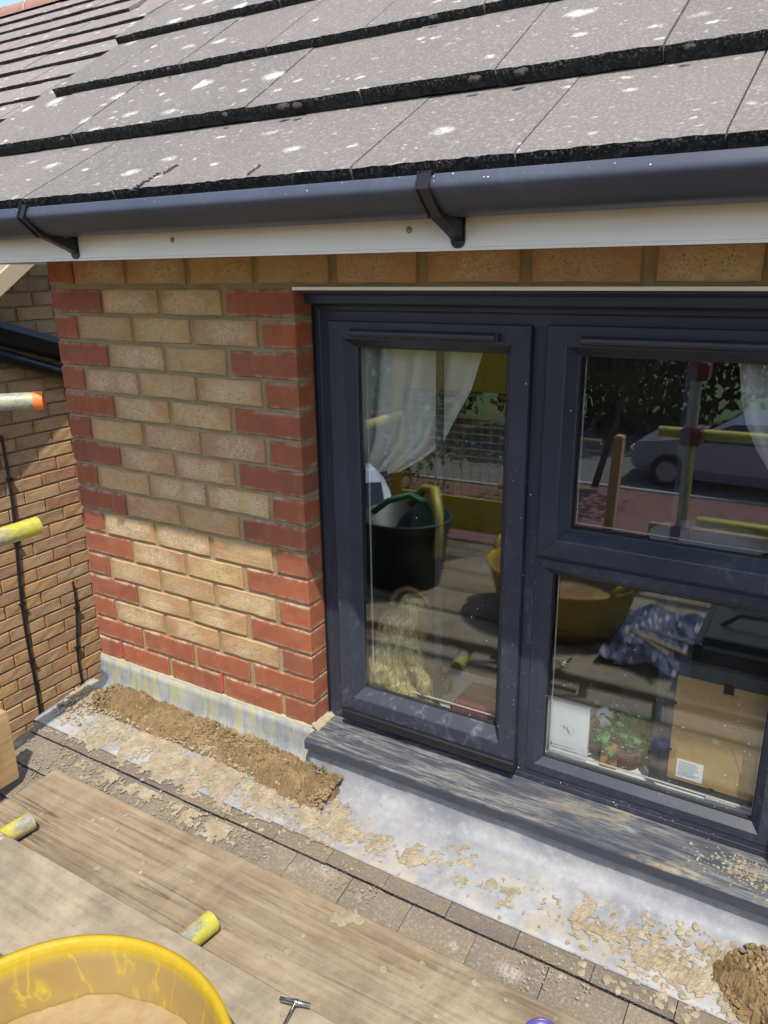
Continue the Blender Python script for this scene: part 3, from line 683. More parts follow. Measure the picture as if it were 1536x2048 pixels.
v.ob('ridge_mortar', M['mortar_pale'], hr)
v = MB()                                                       # bargeboard with soffit
for (x0, x1, o0, o1) in ((-2.415, -2.39, -.03, -.105), (-2.65, -2.415, -.095, -.105)):
    vs = []
    for Y in (-.4, 4.86):
        for X in (x0, x1):
            for d in (o0, o1): vs.append((X, Y, fz(Y)+d/math.cos(fa)))
    v.add(vs, [(0, 2, 6, 4), (1, 5, 7, 3), (0, 4, 5, 1), (2, 3, 7, 6), (0, 1, 3, 2), (4, 6, 7, 5)])
fixn(v.ob('bargeboard', M['cream'], house))
# sloping black pipes crossing that wall
v = MB(); p0 = Vector((-2.60, .35, 1.14)); p1 = Vector((-2.60, 1.9, .62))
d = (p1-p0).normalized(); up = Vector((1, 0, 0)).cross(d).normalized()
up = up if up.z > 0 else -up
pf = [(-.035, .055), (.03, .055), (.045, .02), (.035, -.04), (.01, -.062), (-.035, -.062)]
vs = [p+Vector((1, 0, 0))*a+up*bb for p in (p0, p1) for (a, bb) in pf]
v.add(vs, [(i, (i+1) % 6, 6+(i+1) % 6, 6+i) for i in range(6)]+[tuple(range(5, -1, -1)), tuple(range(6, 12))])
fixn(v.ob('sloping_gutter', M['black'], house))
MB().tube((-2.61, .35, 1.04), (-2.61, 1.9, .465), .034, 20).ob('sloping_pipe', M['black'], house, smooth=True)

def cable(pts, r, label):
    v = MB(); v.path(pts, r, 6)
    for i in range(2, len(pts)-1, 3): v.box((pts[i][0]-.006, pts[i][1]-.016, pts[i][2]-.005), (pts[i][0]+.014, pts[i][1]+.016, pts[i][2]+.006))
    return v.ob('wall_cable', M['black'], label=label, cat='cable')
cable([(-2.632, .86-.073*t+.012*math.sin(t*9), .42-1.9*t) for t in [i/16 for i in range(17)]], .0085, 'longer black cable clipped down the left brick wall beside the scaffold tubes')
cable([(-2.632, 1.135+.02*math.sin(t*7+1)-.015*t, -.52-1.0*t) for t in [i/12 for i in range(13)]], .006, 'shorter black cable hanging on the left brick wall near the dormer corner')

# ------------------------------------------------------------------ LOWER ROOF, LEAD
low = thing('lower_roof', 'strip of small grey-brown roof tiles between the lead flashing and scaffold boards', 'roof')
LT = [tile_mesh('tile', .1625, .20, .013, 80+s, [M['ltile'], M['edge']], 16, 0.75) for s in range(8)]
P = Vector((0, -.275, -.157)); st = Vector((0, -.097, -.033))
xa0 = [.395-.1645*8, .301-.1645*8+.0]
for r_ in range(13):
    Q = P+st*r_
    for i in range(-1, 19):
        X = (.3865 if r_ % 2 == 0 else .301)-.1645*8+.1645*i+.082
        if X-.08 < -.955 and X+.08 > -.955: 
            wd = X+.0812+.955; Xc = -.955+wd/2
            if wd < .03: continue
        elif X < -.955: continue
        else: wd = .1625; Xc = X
        if X > 2: continue
        o = link('tile', LT[rnd.randrange(8)], low, loc=(Xc, Q.y+rnd.uniform(-.002, .002), Q.z+rnd.uniform(-.001, .001)), rot=(R(12)+rnd.uniform(-.006, .006), rnd.uniform(-.008, .008), rnd.uniform(-.006, .006)))
        o.scale = (wd/.1625, .28 if r_ == 0 else 1, 1)
v = MB(); vs = [(-.955, .0, -.155), (2.0, .0, -.155), (2.0, -3.2, -1.25), (-.955, -3.2, -1.25), (-.955, .0, -.26), (2.0, .0, -.26), (2.0, -3.2, -1.4), (-.955, -3.2, -1.4)]
v.add([Vector(p) for p in vs], [(0, 1, 2, 3), (7, 6, 5, 4), (0, 4, 5, 1), (1, 5, 6, 2), (2, 6, 7, 3), (3, 7, 4, 0)]); fixn(v.ob('roof_deck', M['ltile'], low))

lead = thing('lead_flashing', 'grey lead flashing dressed from under the sill and wall onto the small tiles', 'flashing')
PR_R = [(-.036, .0), (-.038, -.045), (-.041, -.075), (-.048, -.098), (-.062, -.111), (-.085, -.1185), (-.11, -.1235), (-.15, -.131), (-.19, -.1385), (-.225, -.1455), (-.238, -.149)]
def lead_sheet(x0, x1, name, mat, ztop, yoff, sd_):
    prf = PR_R if sd_ > 1.5 else [(-.001, .0), (-.003, -.03), (-.006, -.07), (-.012, -.094), (-.024, -.110), (-.045, -.119), (-.09, -.126), (-.14, -.133), (-.19, -.140), (-.225, -.1455), (-.238, -.149)]
    seg = int((x1-x0)/.012); n = len(prf); vs = []
    for i in range(seg+1):
        X = x0+(x1-x0)*i/seg
        for j, (y, z) in enumerate(prf):
            am = .5 if j < 2 else 1.0
            h = .0035*fbm(X*4, y*9, sd_, 3)*am+.0012*ns(X*26, y*30, sd_)
            ye = .004*ns(X*2.1, sd_)+.0006*ns(X*17, sd_) if j >= n-2 else 0
            if j >= n-3: h = abs(h)*.35+.0016+.0012*(j >= n-2)
            if sd_ < 1.5 and X < -.8965 and z > -.112: z = -.112; h = 0
            zz = (z if j else ztop) if not (sd_ < 1.5 and X < -.8965) else min(z, -.112)
            vs.append((X, y+yoff+(h if j < 4 else 0)+ye, zz+(h if j >= 4 else 0)-.0*X))
    fs = [(i*n+j, i*n+j+1, (i+1)*n+j+1, (i+1)*n+j) for i in range(seg) for j in range(n-1)]
    me = mesh(name, vs, fs, mat, smooth=True); o = link(name, me, lead)
    md = o.modifiers.new('s', 'SOLIDIFY'); md.thickness = .002; md.offset = 0
    return o
lead_sheet(-.955, .024, 'lead_sheet', M['leads'], -.006, -.004, 1.0)
lead_sheet(.006, 2.0, 'lead_sheet', M['lead'], -.022, .0015, 1.7)
v = MB(); v.prof([(0, 0), (0, -.012), (.004, -.012), (.004, 0)], 0, .24)   # thin dark grey strip set along the verge end of the lead
o = v.ob('verge_strip', M['gutter'], lead); o.matrix_basis = Matrix.Translation((-.962, -.005, -.118)) @ Matrix.Rotation(R(-90), 4, 'Z') @ Matrix.Rotation(R(7.5), 4, 'Y')

# ------------------------------------------------------------------ WINDOW
win = thing('window', 'anthracite grey upvc window, tall opening light left, top and bottom lights right', 'window', (0, 0, 0))
def ring(rect, prof, name, parent, mat=None, sides='LRTB', gap=.0003):
    x0, z0, x1, z1 = rect
    names = {'L': 'jamb', 'R': 'jamb', 'T': 'head', 'B': 'bottom_rail'}
    for sd_ in sides:
        vs = []
        for end in (0, 1):
            for (o, y) in prof:
                g = gap if end == 0 else -gap
                if sd_ == 'L': vs.append((x0+o, y, (z0+o+g) if end == 0 else (z1-o+g)))
                if sd_ == 'R': vs.append((x1-o, y, (z0+o+g) if end == 0 else (z1-o+g)))
                if sd_ == 'T': vs.append(((x0+o+g) if end == 0 else (x1-o+g), y, z1-o))
                if sd_ == 'B': vs.append(((x0+o+g) if end == 0 else (x1-o+g), y, z0+o))
        n = len(prof); fs = [(i, i+1, n+i+1, n+i) for i in range(n-1)]+[tuple(range(n)), tuple(range(2*n-1, n-1, -1))]
        o_ = link(name or names[sd_], mesh(names[sd_], vs, fs, mat or M['upvc']), parent); fixn(o_)
    return
frame = MB(); frame.box((.574, .0755, .043), (.6045, .13, 1.1435)); frame.box((.6045, .0765, .586), (1.146, .13, .622)); frame = frame.ob('frame', M['upvc'], win)
ring((.003, .0005, 1.1925, 1.1545), [(0, .135), (0, .077), (.0018, .075), (.014, .075), (.016, .0765), (.018, .075), (.044, .075), (.0445, .0765), (.0445, .135)], None, frame)
v = MB(); v.prof([(.014, 1.187), (.014, 1.1815), (.026, 1.1785), (.040, 1.1745), (.040, 1.158), (.044, 1.1548), (.135, 1.1548), (.135, 1.187)], .003, 1.193); fixn(v.ob('head_drip', M['upvc'], frame))
SP = [(0, .10), (0, .0595), (.0022, .057), (.040, .057), (.0425, .0585), (.060, .088), (.063, .091), (.063, .108)]
def sash(rect, name='casement', bot=True):
    s = thing(name, None, None); s.parent = win
    ring(rect, SP, None, s)
    x0, z0, x1, z1 = rect; i = .0612
    g = (x0+i, z0+i, x1-i, z1-i)
    ring(g, [(0, .092), (.0035, .0915), (.0035, .1)], 'gasket', s, M['gasket'])
    return s, g
def panes(g, parent):
    x0, z0, x1, z1 = g
    for y in (.0965, .1055):
        xc, zc_ = (x0+x1)/2, (z0+z1)/2; tz, tx = [math.tan(R(q)) for q in ((1.1, 2.1) if z1-z0 > .7 else (.65, .45) if z0 > .6 else (2.05, .75))]
        yy = lambda X, Z: y+.0095+(Z-zc_)*tz+(X-xc)*tx*.9
        b = MB(); b.add([(x0, yy(x0, z0), z0), (x1, yy(x1, z0), z0), (x1, yy(x1, z1), z1), (x0, yy(x0, z1), z1)], [(0, 1, 2, 3)]); b.ob('glass_pane', M['glass'], parent)
    ring((x0+.004, z0+.004, x1-.004, z1-.004), [(0, .1245), (0.0015, .1245), (.0015, .130), (0, .130)], 'spacer_bar', parent, M['spacer'])
def bar(x, g, parent, wd=.0105):
    b = MB(); b.bevbox((x-wd, .1315, g[1]-.003), (x+wd, .1362, g[3]+.003), .0012); b.ob('glazing_bar', M['upvc'], parent)
s1, g1 = sash((.055, .052, .572, 1.116)); panes(g1, s1); bar(.322, g1, s1)
s2, g2 = sash((.608, .612, 1.150, 1.118)); panes(g2, s2); bar(.885, g2, s2)
s3 = thing('fixed_light', None, None); s3.parent = win
ring((.600, .033, 1.150, .5995), [(0, .13), (0, .0735), (.0005, .073), (.021, .073), (.0225, .0745), (.0375, .091), (.0375, .108)], None, s3)
g3 = (.6365, .0695, 1.1135, .563); ring(g3, [(0, .092), (.0035, .0915), (.0035, .1)], 'gasket', s3, M['gasket']); panes(g3, s3); bar(.893, g3, s3)
v = MB(); v.prof([(.075, .056), (.048, .0535), (.045, .050), (.043, .032), (.047, .0265), (.075, .0265)], .066, .578); fixn(v.ob('weather_bar', M['black'], s1))
def vent(x0, x1, parent):
    v = MB(); pr = [(.0565, 1.0985), (.042, 1.0975), (.036, 1.094), (.035, 1.0885), (.038, 1.084), (.046, 1.0815), (.0565, 1.0815)]
    v.prof(pr, x0, x1); v.box((x0-.004, .041, 1.0825), (x0, .0565, 1.0975)); v.box((x1, .0405, 1.081), (x1+.006, .0565, 1.0985)); fixn(v.ob('trickle_vent', M['upvc'], parent))
vent(.128, .500, s1); vent(.686, 1.09, s2)
v = MB(); v.box((.0025, .066, .002), (.0045, .0765, 1.15)); v.ob('sealant_bead', M['gasket'], win)

sill = MB()
spf = [(.10, .0005), (.074, -.0006), (-.050, -.0072), (-.0545, -.0085), (-.0565, -.0125), (-.0565, -.036), (-.0545, -.0385), (-.046, -.0385), (-.044, -.030), (.10, -.020)]
sill.prof(spf, .004, 1.75, seg=1); o = fixn(sill.ob('window_sill', M['sill'], label='grey window sill smeared with dried plaster dust, above the lead', cat='sill'))

# ------------------------------------------------------------------ MORTAR ON THE LEAD
def surf(X, Y):
    pr = [(.0, -.10), (-.024, -.110), (-.045, -.119), (-.09, -.126), (-.14, -.133), (-.19, -.1375), (-.225, -.1425), (-.24, -.1455)] if X < .015 else \
         [(-.041, -.075), (-.048, -.098), (-.062, -.111), (-.085, -.1185), (-.11, -.1235), (-.15, -.131), (-.19, -.1365), (-.225, -.1425), (-.24, -.1455)]
    if Y > pr[0][0]: return pr[0][1]
    for (y0, z0), (y1, z1) in zip(pr, pr[1:]):
        if Y >= y1: t = (Y-y0)/(y1-y0); return z0+(z1-z0)*t
    if Y > -.275: return -.149+(Y+.24)*.21
    r_ = math.ceil((-.275-Y)/.097); py = -.275-.097*r_; pz = -.157-.033*r_
    return pz+(Y-py)*.2126
def heap(name, path, label, hmax, nx, ny, seed):
    # path: list of (x, ycentre, halfwidth, height)
    vs = []; fs = []; idx = {}
    def interp(t):
        f_ = t*(len(path)-1); i = min(int(f_), len(path)-2); q = f_-i
        return [path[i][k]+(path[i+1][k]-path[i][k])*q for k in range(4)]
    for i in range(nx+1):
        X, yc, hw_, hh = interp(i/nx); hw2 = hw_*(1+.28*ns(i*.11, seed)+.12*ns(i*.4, seed+2)); 
        for j in range(ny+1):
            s = 2*j/ny-1; Y = yc+s*hw2
            e = max(0, 1-abs(s)**2.4)
            base = surf(X, Y)
            n1 = fbm(X*14, Y*14, seed, 4); n2 = noise.ridged_multi_fractal(Vector((X*60, Y*60, seed)), .8, 2.2, 5, 1.0, 2.0); n3 = ns(X*210, Y*210, seed)
            h = hh*.86*e**.9*(1+.75*n1)+(.0078*(n2-1.15)+.0028*n3)*min(1, e*3)
            if e > .25: h += .006*max(0, math.sin(40*ns(X*6, Y*6, seed+9)))**6*0
            z = base+max(-.004, h-.002)
            Yp = min(Y, -.004 if X < .01 else -.052)
            vs.append((X+.006*ns(X*60, Y*60, seed+5), Yp+.004*ns(X*60, Y*60, seed+8), z))
    n = ny+1
    fs = [(i*n+j, (i+1)*n+j, (i+1)*n+j+1, i*n+j+1) for i in range(nx) for j in range(ny)]
    me = mesh(name, vs, fs, M['heap'])
    return link(name, me, label=label, cat='mortar', kind='stuff')
heap('mortar_heap', [(-.85, -.055, .012, .006), (-.82, -.065, .045, .03), (-.70, -.066, .060, .044), (-.52, -.066, .062, .040), (-.38, -.068, .062, .036), (-.24, -.075, .060, .036), (-.12, -.082, .058, .035), (-.02, -.100, .062, .040), (.06, -.105, .060, .042), (.115, -.100, .045, .032), (.135, -.098, .015, .006)],
     'long ridge of damp brown mortar along the foot of the brick wall', .04, 420, 80, 3.3)
heap('mortar_heap', [(1.085, -.16, .012, .003), (1.11, -.145, .04, .018), (1.15, -.145, .072, .034), (1.22, -.15, .10, .055), (1.36, -.15, .10, .05), (1.48, -.15, .04, .01)],
     'second heap of damp brown mortar at the lower right corner under the sill', .05, 190, 90, 8.1)

def crumbs(name, n, place, smin, smax, mat, label, flat=.45, sub=1, seed=1, cat='mortar'):
    rr = random.Random(seed); bm = bmesh.new(); bmesh.ops.create_icosphere(bm, subdivisions=sub, radius=1); bm.verts.index_update()
    vs0 = [v.co.copy() for v in bm.verts]; fs0 = [tuple(v.index for v in fc.verts) for fc in bm.faces]; bm.free(); b = MB()
    for i in range(n):
        p = place(rr)
        if p is None: continue
        P, up = p; s = smin+(smax-smin)*rr.random()**2.6; q = rr.random()*50; ex = rr.uniform(.7, 1.5)
        rot = up.to_track_quat('Z', 'Y').to_matrix() @ Euler((rr.uniform(-.3, .3), rr.uniform(-.3, .3), rr.uniform(0, 6.28))).to_matrix()
        vs = []
        for v in vs0:
            k_ = 1+.45*noise.noise(v*1.3+Vector((q, 0, 0)))+.25*noise.noise(v*3.1+Vector((0, q, 0)))
            vs.append(P+rot @ Vector((v.x*s*k_*ex, v.y*s*k_, v.z*s*flat*k_)))
        b.add(vs, fs0)
    return b.ob(name, mat, label=label, cat=cat, kind='stuff')
UP = Vector((0, -.12, 1)).normalized()
def pl_heap(rr):
    X = rr.uniform(-.94, .22)
    Y = -.06-abs(rr.gauss(0, .065)) if X < .12 else -.13-rr.random()*.1
    if X > -.1: Y -= .02
    if Y < -.30 or (X > .1 and rr.random() < .35): return None
    if rr.random() < .22: Y -= .07
    return Vector((X, Y, surf(X, Y)+(.012 if Y > -.13 and X < .1 else .001))), UP
crumbs('mortar_crumbs', 5200, pl_heap, .0010, .0068, M['crumb'], 'pale dried mortar crumbs strewn in front of the mortar ridge', .5, 1, 3)
def pl_onheap(rr):
    X = rr.uniform(-.83, .13); s_ = rr.uniform(-1, 1); Y = -.067-.035*max(0, (X+.2)/.33)+s_*.062
    if Y > -.01 or (X > -.01 and Y > -.05): return None
    return Vector((X, Y, surf(X, Y)+.030*max(0, 1-abs(s_)**2.2)**.8*(1+.7*fbm(X*14, Y*14, 3.3, 4))+rr.uniform(-.003, .002))), UP
crumbs('mortar_clods', 6500, pl_onheap, .0010, .0068, M['heap'], 'loose brown clods covering the long mortar ridge', .75, 1, 14)
def pl_onheap2(rr):
    X = rr.uniform(1.11, 1.45); s_ = rr.uniform(-1, 1); Y = -.145+s_*.085*min(1, (X-1.07)/.08)
    return Vector((X, Y, surf(X, Y)+.040*min(1, (X-1.08)/.09)*max(0, 1-abs(s_)**2.2)**.8+rr.uniform(-.004, .001))), UP
crumbs('mortar_clods', 1600, pl_onheap2, .0012, .0075, M['heap'], 'loose brown clods on the heap at the lower right corner', .75, 1, 15)
crumbs('mortar_flecks', 2200, pl_onheap, .0007, .0042, M['crumb'], 'pale flecks on the surface of the long mortar ridge', .6, 1, 24)
def pl_left(rr):
    X = -.86+rr.gauss(0, .05); Y = -.05-abs(rr.gauss(0, .05))
    if X < -.945 or Y < -.22: return None
    return Vector((X, Y, surf(X, Y)+rr.random()*.012)), UP
crumbs('mortar_rubble', 1300, pl_left, .0018, .0085, M['crumb'], 'pale rubbly mortar at the left end of the flashing', .7, 1, 4)
def pl_right(rr):
    X = rr.uniform(.75, 1.4); Y = rr.uniform(-.27, -.07)
    if rr.random() > max(0, (X-.7)/.35)**1.5: return None
    if X > 1.2 and Y > -.1: return None
    return Vector((X, Y, surf(X, Y)+.001)), UP
crumbs('mortar_crumbs', 900, pl_right, .002, .011, M['crumb'], 'pale mortar crumbs spread round the right-hand heap', .45, 1, 5)
def pl_tiles(rr):
    X = rr.uniform(-.93, 1.35); Y = rr.uniform(-.40, -.24)
    if ns(X*7, Y*9, 3) < (-.1 if X < .1 else .22): return None
    return Vector((X, Y, surf(X, Y)+(.006 if Y < -.275 else .002))), UP
crumbs('mortar_crumbs', 3200, pl_tiles, .0007, .0042, M['crumb'], 'mortar crumbs scattered over the small lower tiles', .45, 1, 6)
# flat splats of dried mortar on the lead and the boards
def splats(name, n, place, smin, smax, label, seed, mat):
    rr = random.Random(seed); b = MB()
    for i in range(n):
        p = place(rr)
        if p is None: continue
        P, up = p; s = smin+(smax-smin)*rr.random()**2.2; q = rr.random()*60; m_ = up.to_track_quat('Z', 'Y').to_matrix(); N_ = 14; vs = []; ex = rr.uniform(1, 1.7); an = rr.uniform(0, 3.14)
        for rg, hz in ((1, .0004), (.82, .0016+s*.035), (.45, .0019+s*.05)):
            for j in range(N_):
                t = 2*math.pi*j/N_; k_ = s*rg*(1+.42*ns(math.cos(t)*1.4+q, math.sin(t)*1.4))
                x = k_*math.cos(t)*ex; y = k_*math.sin(t); vs.append(P+m_ @ Vector((x*math.cos(an)-y*math.sin(an), x*math.sin(an)+y*math.cos(an), hz+.0006*ns(x*300, y*300, q))))
        fs = [(k_*N_+j, k_*N_+(j+1) % N_, (k_+1)*N_+(j+1) % N_, (k_+1)*N_+j) for k_ in (0, 1) for j in range(N_)]+[tuple(range(2*N_, 3*N_))]
        b.add(vs, fs)
    return b.ob(name, mat, label=label, cat='mortar', kind='stuff')
def pl_lead(rr):
    X = rr.uniform(.05, 1.3); Y = rr.uniform(-.235, -.05)
    if Y > -.10 and rr.random() < .85: return None
    if ns(X*5, Y*12, 7) < -.15 and rr.random() < .8: return None
    return Vector((X, Y, surf(X, Y)+.0022)), UP
splats('mortar_splats', 22, pl_lead, .003, .014, 'thin pale mortar splashes dried on the grey lead below the sill', 9, M['crumb'])
def spill():
    st_ = .0034; nx = int(2.24/st_); ny = int(.37/st_); idx = {}; vs = []; fs = []
    def dens(X, Y):
        f_ = min(1, 1.6*max(0, 1-abs(X+.40)/.62))*max(0, 1-abs(Y+.165)/.10)*.98
        f_ += max(0, 1-abs(X-.16)/.22)*max(0, 1-abs(Y+.17)/.075)*.7
        f_ += max(0, 1-abs(X+.88)/.09)*max(0, 1-abs(Y+.07)/.09)*1.2
        f_ += min(1, max(0, (X-.66)/.36))*max(0, 1-abs(Y+.17)/.11)*.85
        f_ += max(0, 1-abs(X-.5)/.6)*max(0, 1-abs(Y+.17)/.10)*.74
        f_ += min(1, 1.5*max(0, 1-abs(X+.35)/.65))*max(0, 1-abs(Y+.29)/.11)*.68
        return f_
    for i in range(nx):
        for j in range(ny):
            X = -.94+i*st_; Y = -.40+j*st_
            if -.282 < Y < -.268 or -.380 < Y < -.366: continue
            q = fbm(X*17, Y*17, 5.5, 3)*.55+noise.noise(Vector((X*70, Y*70, 2)))*.45+noise.noise(Vector((X*190, Y*190, 9)))*.2
            mk = dens(X, Y)+q-.50
            if mk > 0: idx[i, j] = (X, Y, mk, q)
    vid = {}
    for (i, j), (X, Y, mk, q) in idx.items():
        if (i+1, j) in idx and (i, j+1) in idx and (i+1, j+1) in idx:
            qd = []
            for k_ in ((i, j), (i+1, j), (i+1, j+1), (i, j+1)):
                if k_ not in vid:
                    x, y, m_, q_ = idx[k_]; vid[k_] = len(vs)
                    h = .0002+min(.0045, m_*.010)*(.6+.6*noise.noise(Vector((x*200, y*200, 4))))+.0022*noise.noise(Vector((x*95, y*95, 14)))+.0012*abs(noise.noise(Vector((x*260, y*260, 24))))
                    vs.append((x+.0012*ns(x*400, y*400, 1), y+.0012*ns(x*400, y*400, 7), surf(x, y)+.0026+max(-.0008, h)))
                qd.append(vid[k_])
            fs.append(tuple(qd))
    link('mortar_spill', mesh('mortar_spill', vs, fs, M['crumb']), label='pale dried mortar spilled in patches over the lead and small tiles', cat='mortar', kind='stuff')
spill()
def pl_sill(rr):
    X = rr.gauss(1.13, .05); Y = rr.gauss(.02, .025)
    if X > 1.3 or X < .7 or Y > .07 or Y < -.05: return None
    return Vector((X, Y, -.0045+(Y-.01)*.053+.0006)), Vector((0, -.05, 1)).normalized()
crumbs('sill_crumbs', 420, pl_sill, .0010, .0045, M['crumb'], 'mortar crumbs lying on the right part of the grey sill', .5, 1, 10)
def pl_speck(rr):
    k_ = rr.random()
    if k_ < .30: X = rr.gauss(.58, .06); return Vector((X, .0565 if X < .57 else .0725, rr.uniform(.04, 1.1)**1.3)), Vector((0, -1, 0))
    if k_ < .72: return Vector((rr.uniform(.64, 1.11), .0945, .075+abs(rr.gauss(0, .16)))), Vector((0, -1, 0))
    if k_ < .85: return Vector((rr.uniform(.12, .50), .0945, rr.uniform(.12, 1.0))), Vector((0, -1, 0))
    return Vector((rr.uniform(.62, 1.18), .0745, rr.uniform(.0, .05))), Vector((0, -1, 0))
crumbs('plaster_specks', 380, pl_speck, .0003, .0015, M['speck'], 'tiny white plaster specks on the window frame and panes', .3, 1, 12, 'dust')
def pl_gut(rr):
    return Vector((rr.uniform(-.9, 1.2), -.380-.001, rr.uniform(1.353, 1.372)))+Vector((0, 0, 0)), Vector((0, -.9, .4)).normalized()
crumbs('gutter_specks', 90, pl_gut, .0003, .0013, M['speck'], 'pale specks on the face of the dark grey gutter', .4, 1, 13, 'dust')

# ------------------------------------------------------------------ SCAFFOLD AND THINGS ON IT
def board(name, x0, x1, y0, th, ztop, mat, label, wd=.225, rz=0, bandl=False, group=None):
    v = MB(); seg = 40; vs = []
    pr = [(0, -th), (0, -.004), (.004, 0), (wd*.33, .0006), (wd*.66, .0003), (wd-.004, 0), (wd, -.004), (wd, -th)]
    v.prof(pr, 0, x1-x0, seg=seg, wob=lambda X, y, z: (.0010*ns(X*6, y*3, ztop*50), .0012*ns(X*2.5, y*4, ztop*31)))
    me = v.me(name, mat); o = link(name, me, label=label, cat='scaffold board', group=group); o.location = (x0, y0, ztop); o.rotation_euler = (0, 0, rz); fixn(o); return o
board('scaffold_board', -.672, 2.2, -.661, .036, -.150, M['woodA'], 'weathered brown scaffold board lying nearest the small tiles', wd=.292)
board('scaffold_board', -1.3, 2.2, -.884, .038, -.064, M['woodB'], 'dusty pale scaffold board under the yellow tub', wd=.216)
for i, (y, lab, mt) in enumerate(((-1.135, 'scaffold board just behind the tub, second from the tub board', 'woodB'), (-1.37, 'middle scaffold board of the deck behind the tub', 'woodA'), (-1.605, 'scaffold board next to the outer toe board', 'woodB'), (-1.84, 'outermost scaffold board of the deck', 'woodA'))):
    board('scaffold_board', -1.3, 2.2, y, .038, -.066-.002*i, M[mt], lab)
v = MB(); v.prof([(0, -.036), (.001, -.002), (.03, 0), (.205, .0), (.225, -.002), (.225, -.036)], 0, .9, seg=10)  # toe board on edge at the left
o = fixn(v.ob('toe_board', M['woodC'], label='sawn board standing on edge at the left frame edge', cat='scaffold board'))
o.matrix_basis = Matrix.Translation((-.790, -1.318, .045)) @ Matrix.Rotation(R(90), 4, 'Z') @ Matrix.Rotation(R(-90), 4, 'X')
o.matrix_basis = Matrix(((0, 0, 1, -.775), (1, 0, 0, -1.325), (0, 1, 0, -.185), (0, 0, 0, 1)))
def tube(name, p, q, mat, label, cap=None, group=None):
    L = (Vector(q)-Vector(p)).length; v = MB()
    n = 28; vs = []
    v.tube((0, 0, 0), (0, L, 0), .0242, 28, hollow=.0205)
    t = v.ob('tube' if cap else name, mat, smooth=False)
    for pl in t.data.polygons: pl.use_smooth = len(pl.vertices) == 4
    md = t.modifiers.new('e', 'EDGE_SPLIT'); md.split_angle = R(40)
    d = (Vector(q)-Vector(p)).normalized()
    mtx = Matrix.Translation(p) @ d.to_track_quat('Y', 'Z').to_matrix().to_4x4()
    if cap:
        e = thing(name, label, 'scaffold tube'); e.matrix_basis = mtx; t.parent = e
        v = MB(); v.tube((0, L-.022, 0), (0, L+.003, 0), .0256, 28); k_ = v.ob('end_cap', M['orange'], e); return e
    t.matrix_basis = mtx; tag(t, label, 'scaffold tube', group); return t
tube('scaffold_tube', (.0, -1.75, -.0885), (.128, -.570, -.1255), M['tubeY'], 'yellow scaffold tube end poking from under the boards above the tub')
tube('scaffold_tube', (-.60, -1.75, -.098), (-.505, -.568, -.1240), M['tubeY'], 'worn yellow and grey tube end at the left end of the brown board')
tube('scaffold_tube', (-1.965, -1.37, .90), (-.765, -.168, .897), M['tubeG'], 'upper scaffold tube with orange end cap in front of the left wall', cap=True)
tube('scaffold_tube', (-.76, -1.95, .548), (-.662, -.312, .588), M['tubeY'], 'bright yellow scaffold tube in front of the left wall, below the capped one')
# outer rails, seen mirrored in the glass
tube('scaffold_tube', (.47, -1.90, .545), (3.2, -1.90, .565), M['tubeY'], 'yellow guard rail tube at the outer edge right of the tub')
tube('scaffold_tube', (.64, -1.84, -2.6), (.61, -1.84, 1.45), M['tubeG'], 'upright scaffold standard at the outer edge of the deck')
tube('scaffold_tube', (.70, -1.70, .20), (3.2, -1.78, .17), M['tubeY'], 'short yellow tube low above the toe board')
tube('scaffold_tube', (-2.4, -1.92, .32), (-.70, -1.92, .565), M['tubeR'], 'red painted brace tube at the outer left of the deck')
tube('scaffold_tube', (-1.30, -1.84, -2.6), (-1.30, -1.84, 1.45), M['tubeG'], 'upright scaffold standard at the outer left corner')
v = MB()
for z in (.545, .09, .83): v.bevbox((.575, -1.92, z-.04), (.665, -1.80, z+.04), .01)
v.ob('scaffold_clamp', M['tubeR'], label='rusty red scaffold couplers on the upright standard', cat='coupler')
v = MB(); v.bevbox((.47, -1.90, -.064), (3.0, -1.865, .115), .003); v.ob('toe_board', M['woodC'], label='toe board along the outer edge of the deck by the standard', cat='scaffold board')
# brick guard: yellow plastic mesh panel
bg = thing('brick_guard', 'yellow plastic mesh brick guard on the outer rail left of the tub', 'mesh guard')
v = MB(); v.bevbox((-.80, -1.912, .70), (.02, -1.89, 1.0), .004); v.bevbox((-.80, -1.912, -.04), (.02, -1.89, .14), .004); v.bevbox((-.80, -1.912, .14), (-.745, -1.89, .70), .004); v.ob('rim', M['yplast'], bg)
v = MB()
for i in range(16): v.box((-.745+i*.05, -1.903, .14), (-.742+i*.05, -1.900, .70))
for i in range(14): v.box((-.745, -1.9045, .16+i*.04), (.02, -1.9, .163+i*.04))
v.ob('mesh_grid', M['yplast'], bg)
# tub
tub = thing('tub', 'large round yellow plastic tub with grubby inside on the boards', 'tub', (.336, -1.105, -.0635))
tp = [(0, 0), (.205, 0), (.215, .006), (.237, .07), (.253, .14), (.264, .192), (.273, .198), (.276, .203), (.2745, .208), (.268, .209), (.262, .205), (.259, .192), (.249, .14), (.232, .07), (.211, .012), (.200, .006), (0, .006)]
v = MB(); v.lathe(tp, 96)
for i, p in enumerate(v.v):
    a = math.atan2(p.y, p.x); k_ = 1+.018*math.cos(2*a+.8)*(p.z/.21); v.v[i] = Vector((p.x*k_, p.y*k_, p.z+.004*math.sin(2*a+2)*(p.z/.21)))
v.mi = [1 if (q//96) >= 11 else 0 for q in range(len(v.f))]
v.ob('tub_shell', [M['tub'], M['tubin']], tub, smooth=True)
for s_ in (0, 1):
    a0 = math.pi*s_+3.55; pts = []
    for i in range(13):
        t = math.pi*i/12; a = a0+(.26*math.cos(t)); rr_ = .272+.012*math.sin(t); pts.append((rr_*math.cos(a), rr_*math.sin(a), .203+.05*math.sin(t)))
    MB().path(pts, .011, 10).ob('handle', M['tub'], tub, smooth=True)
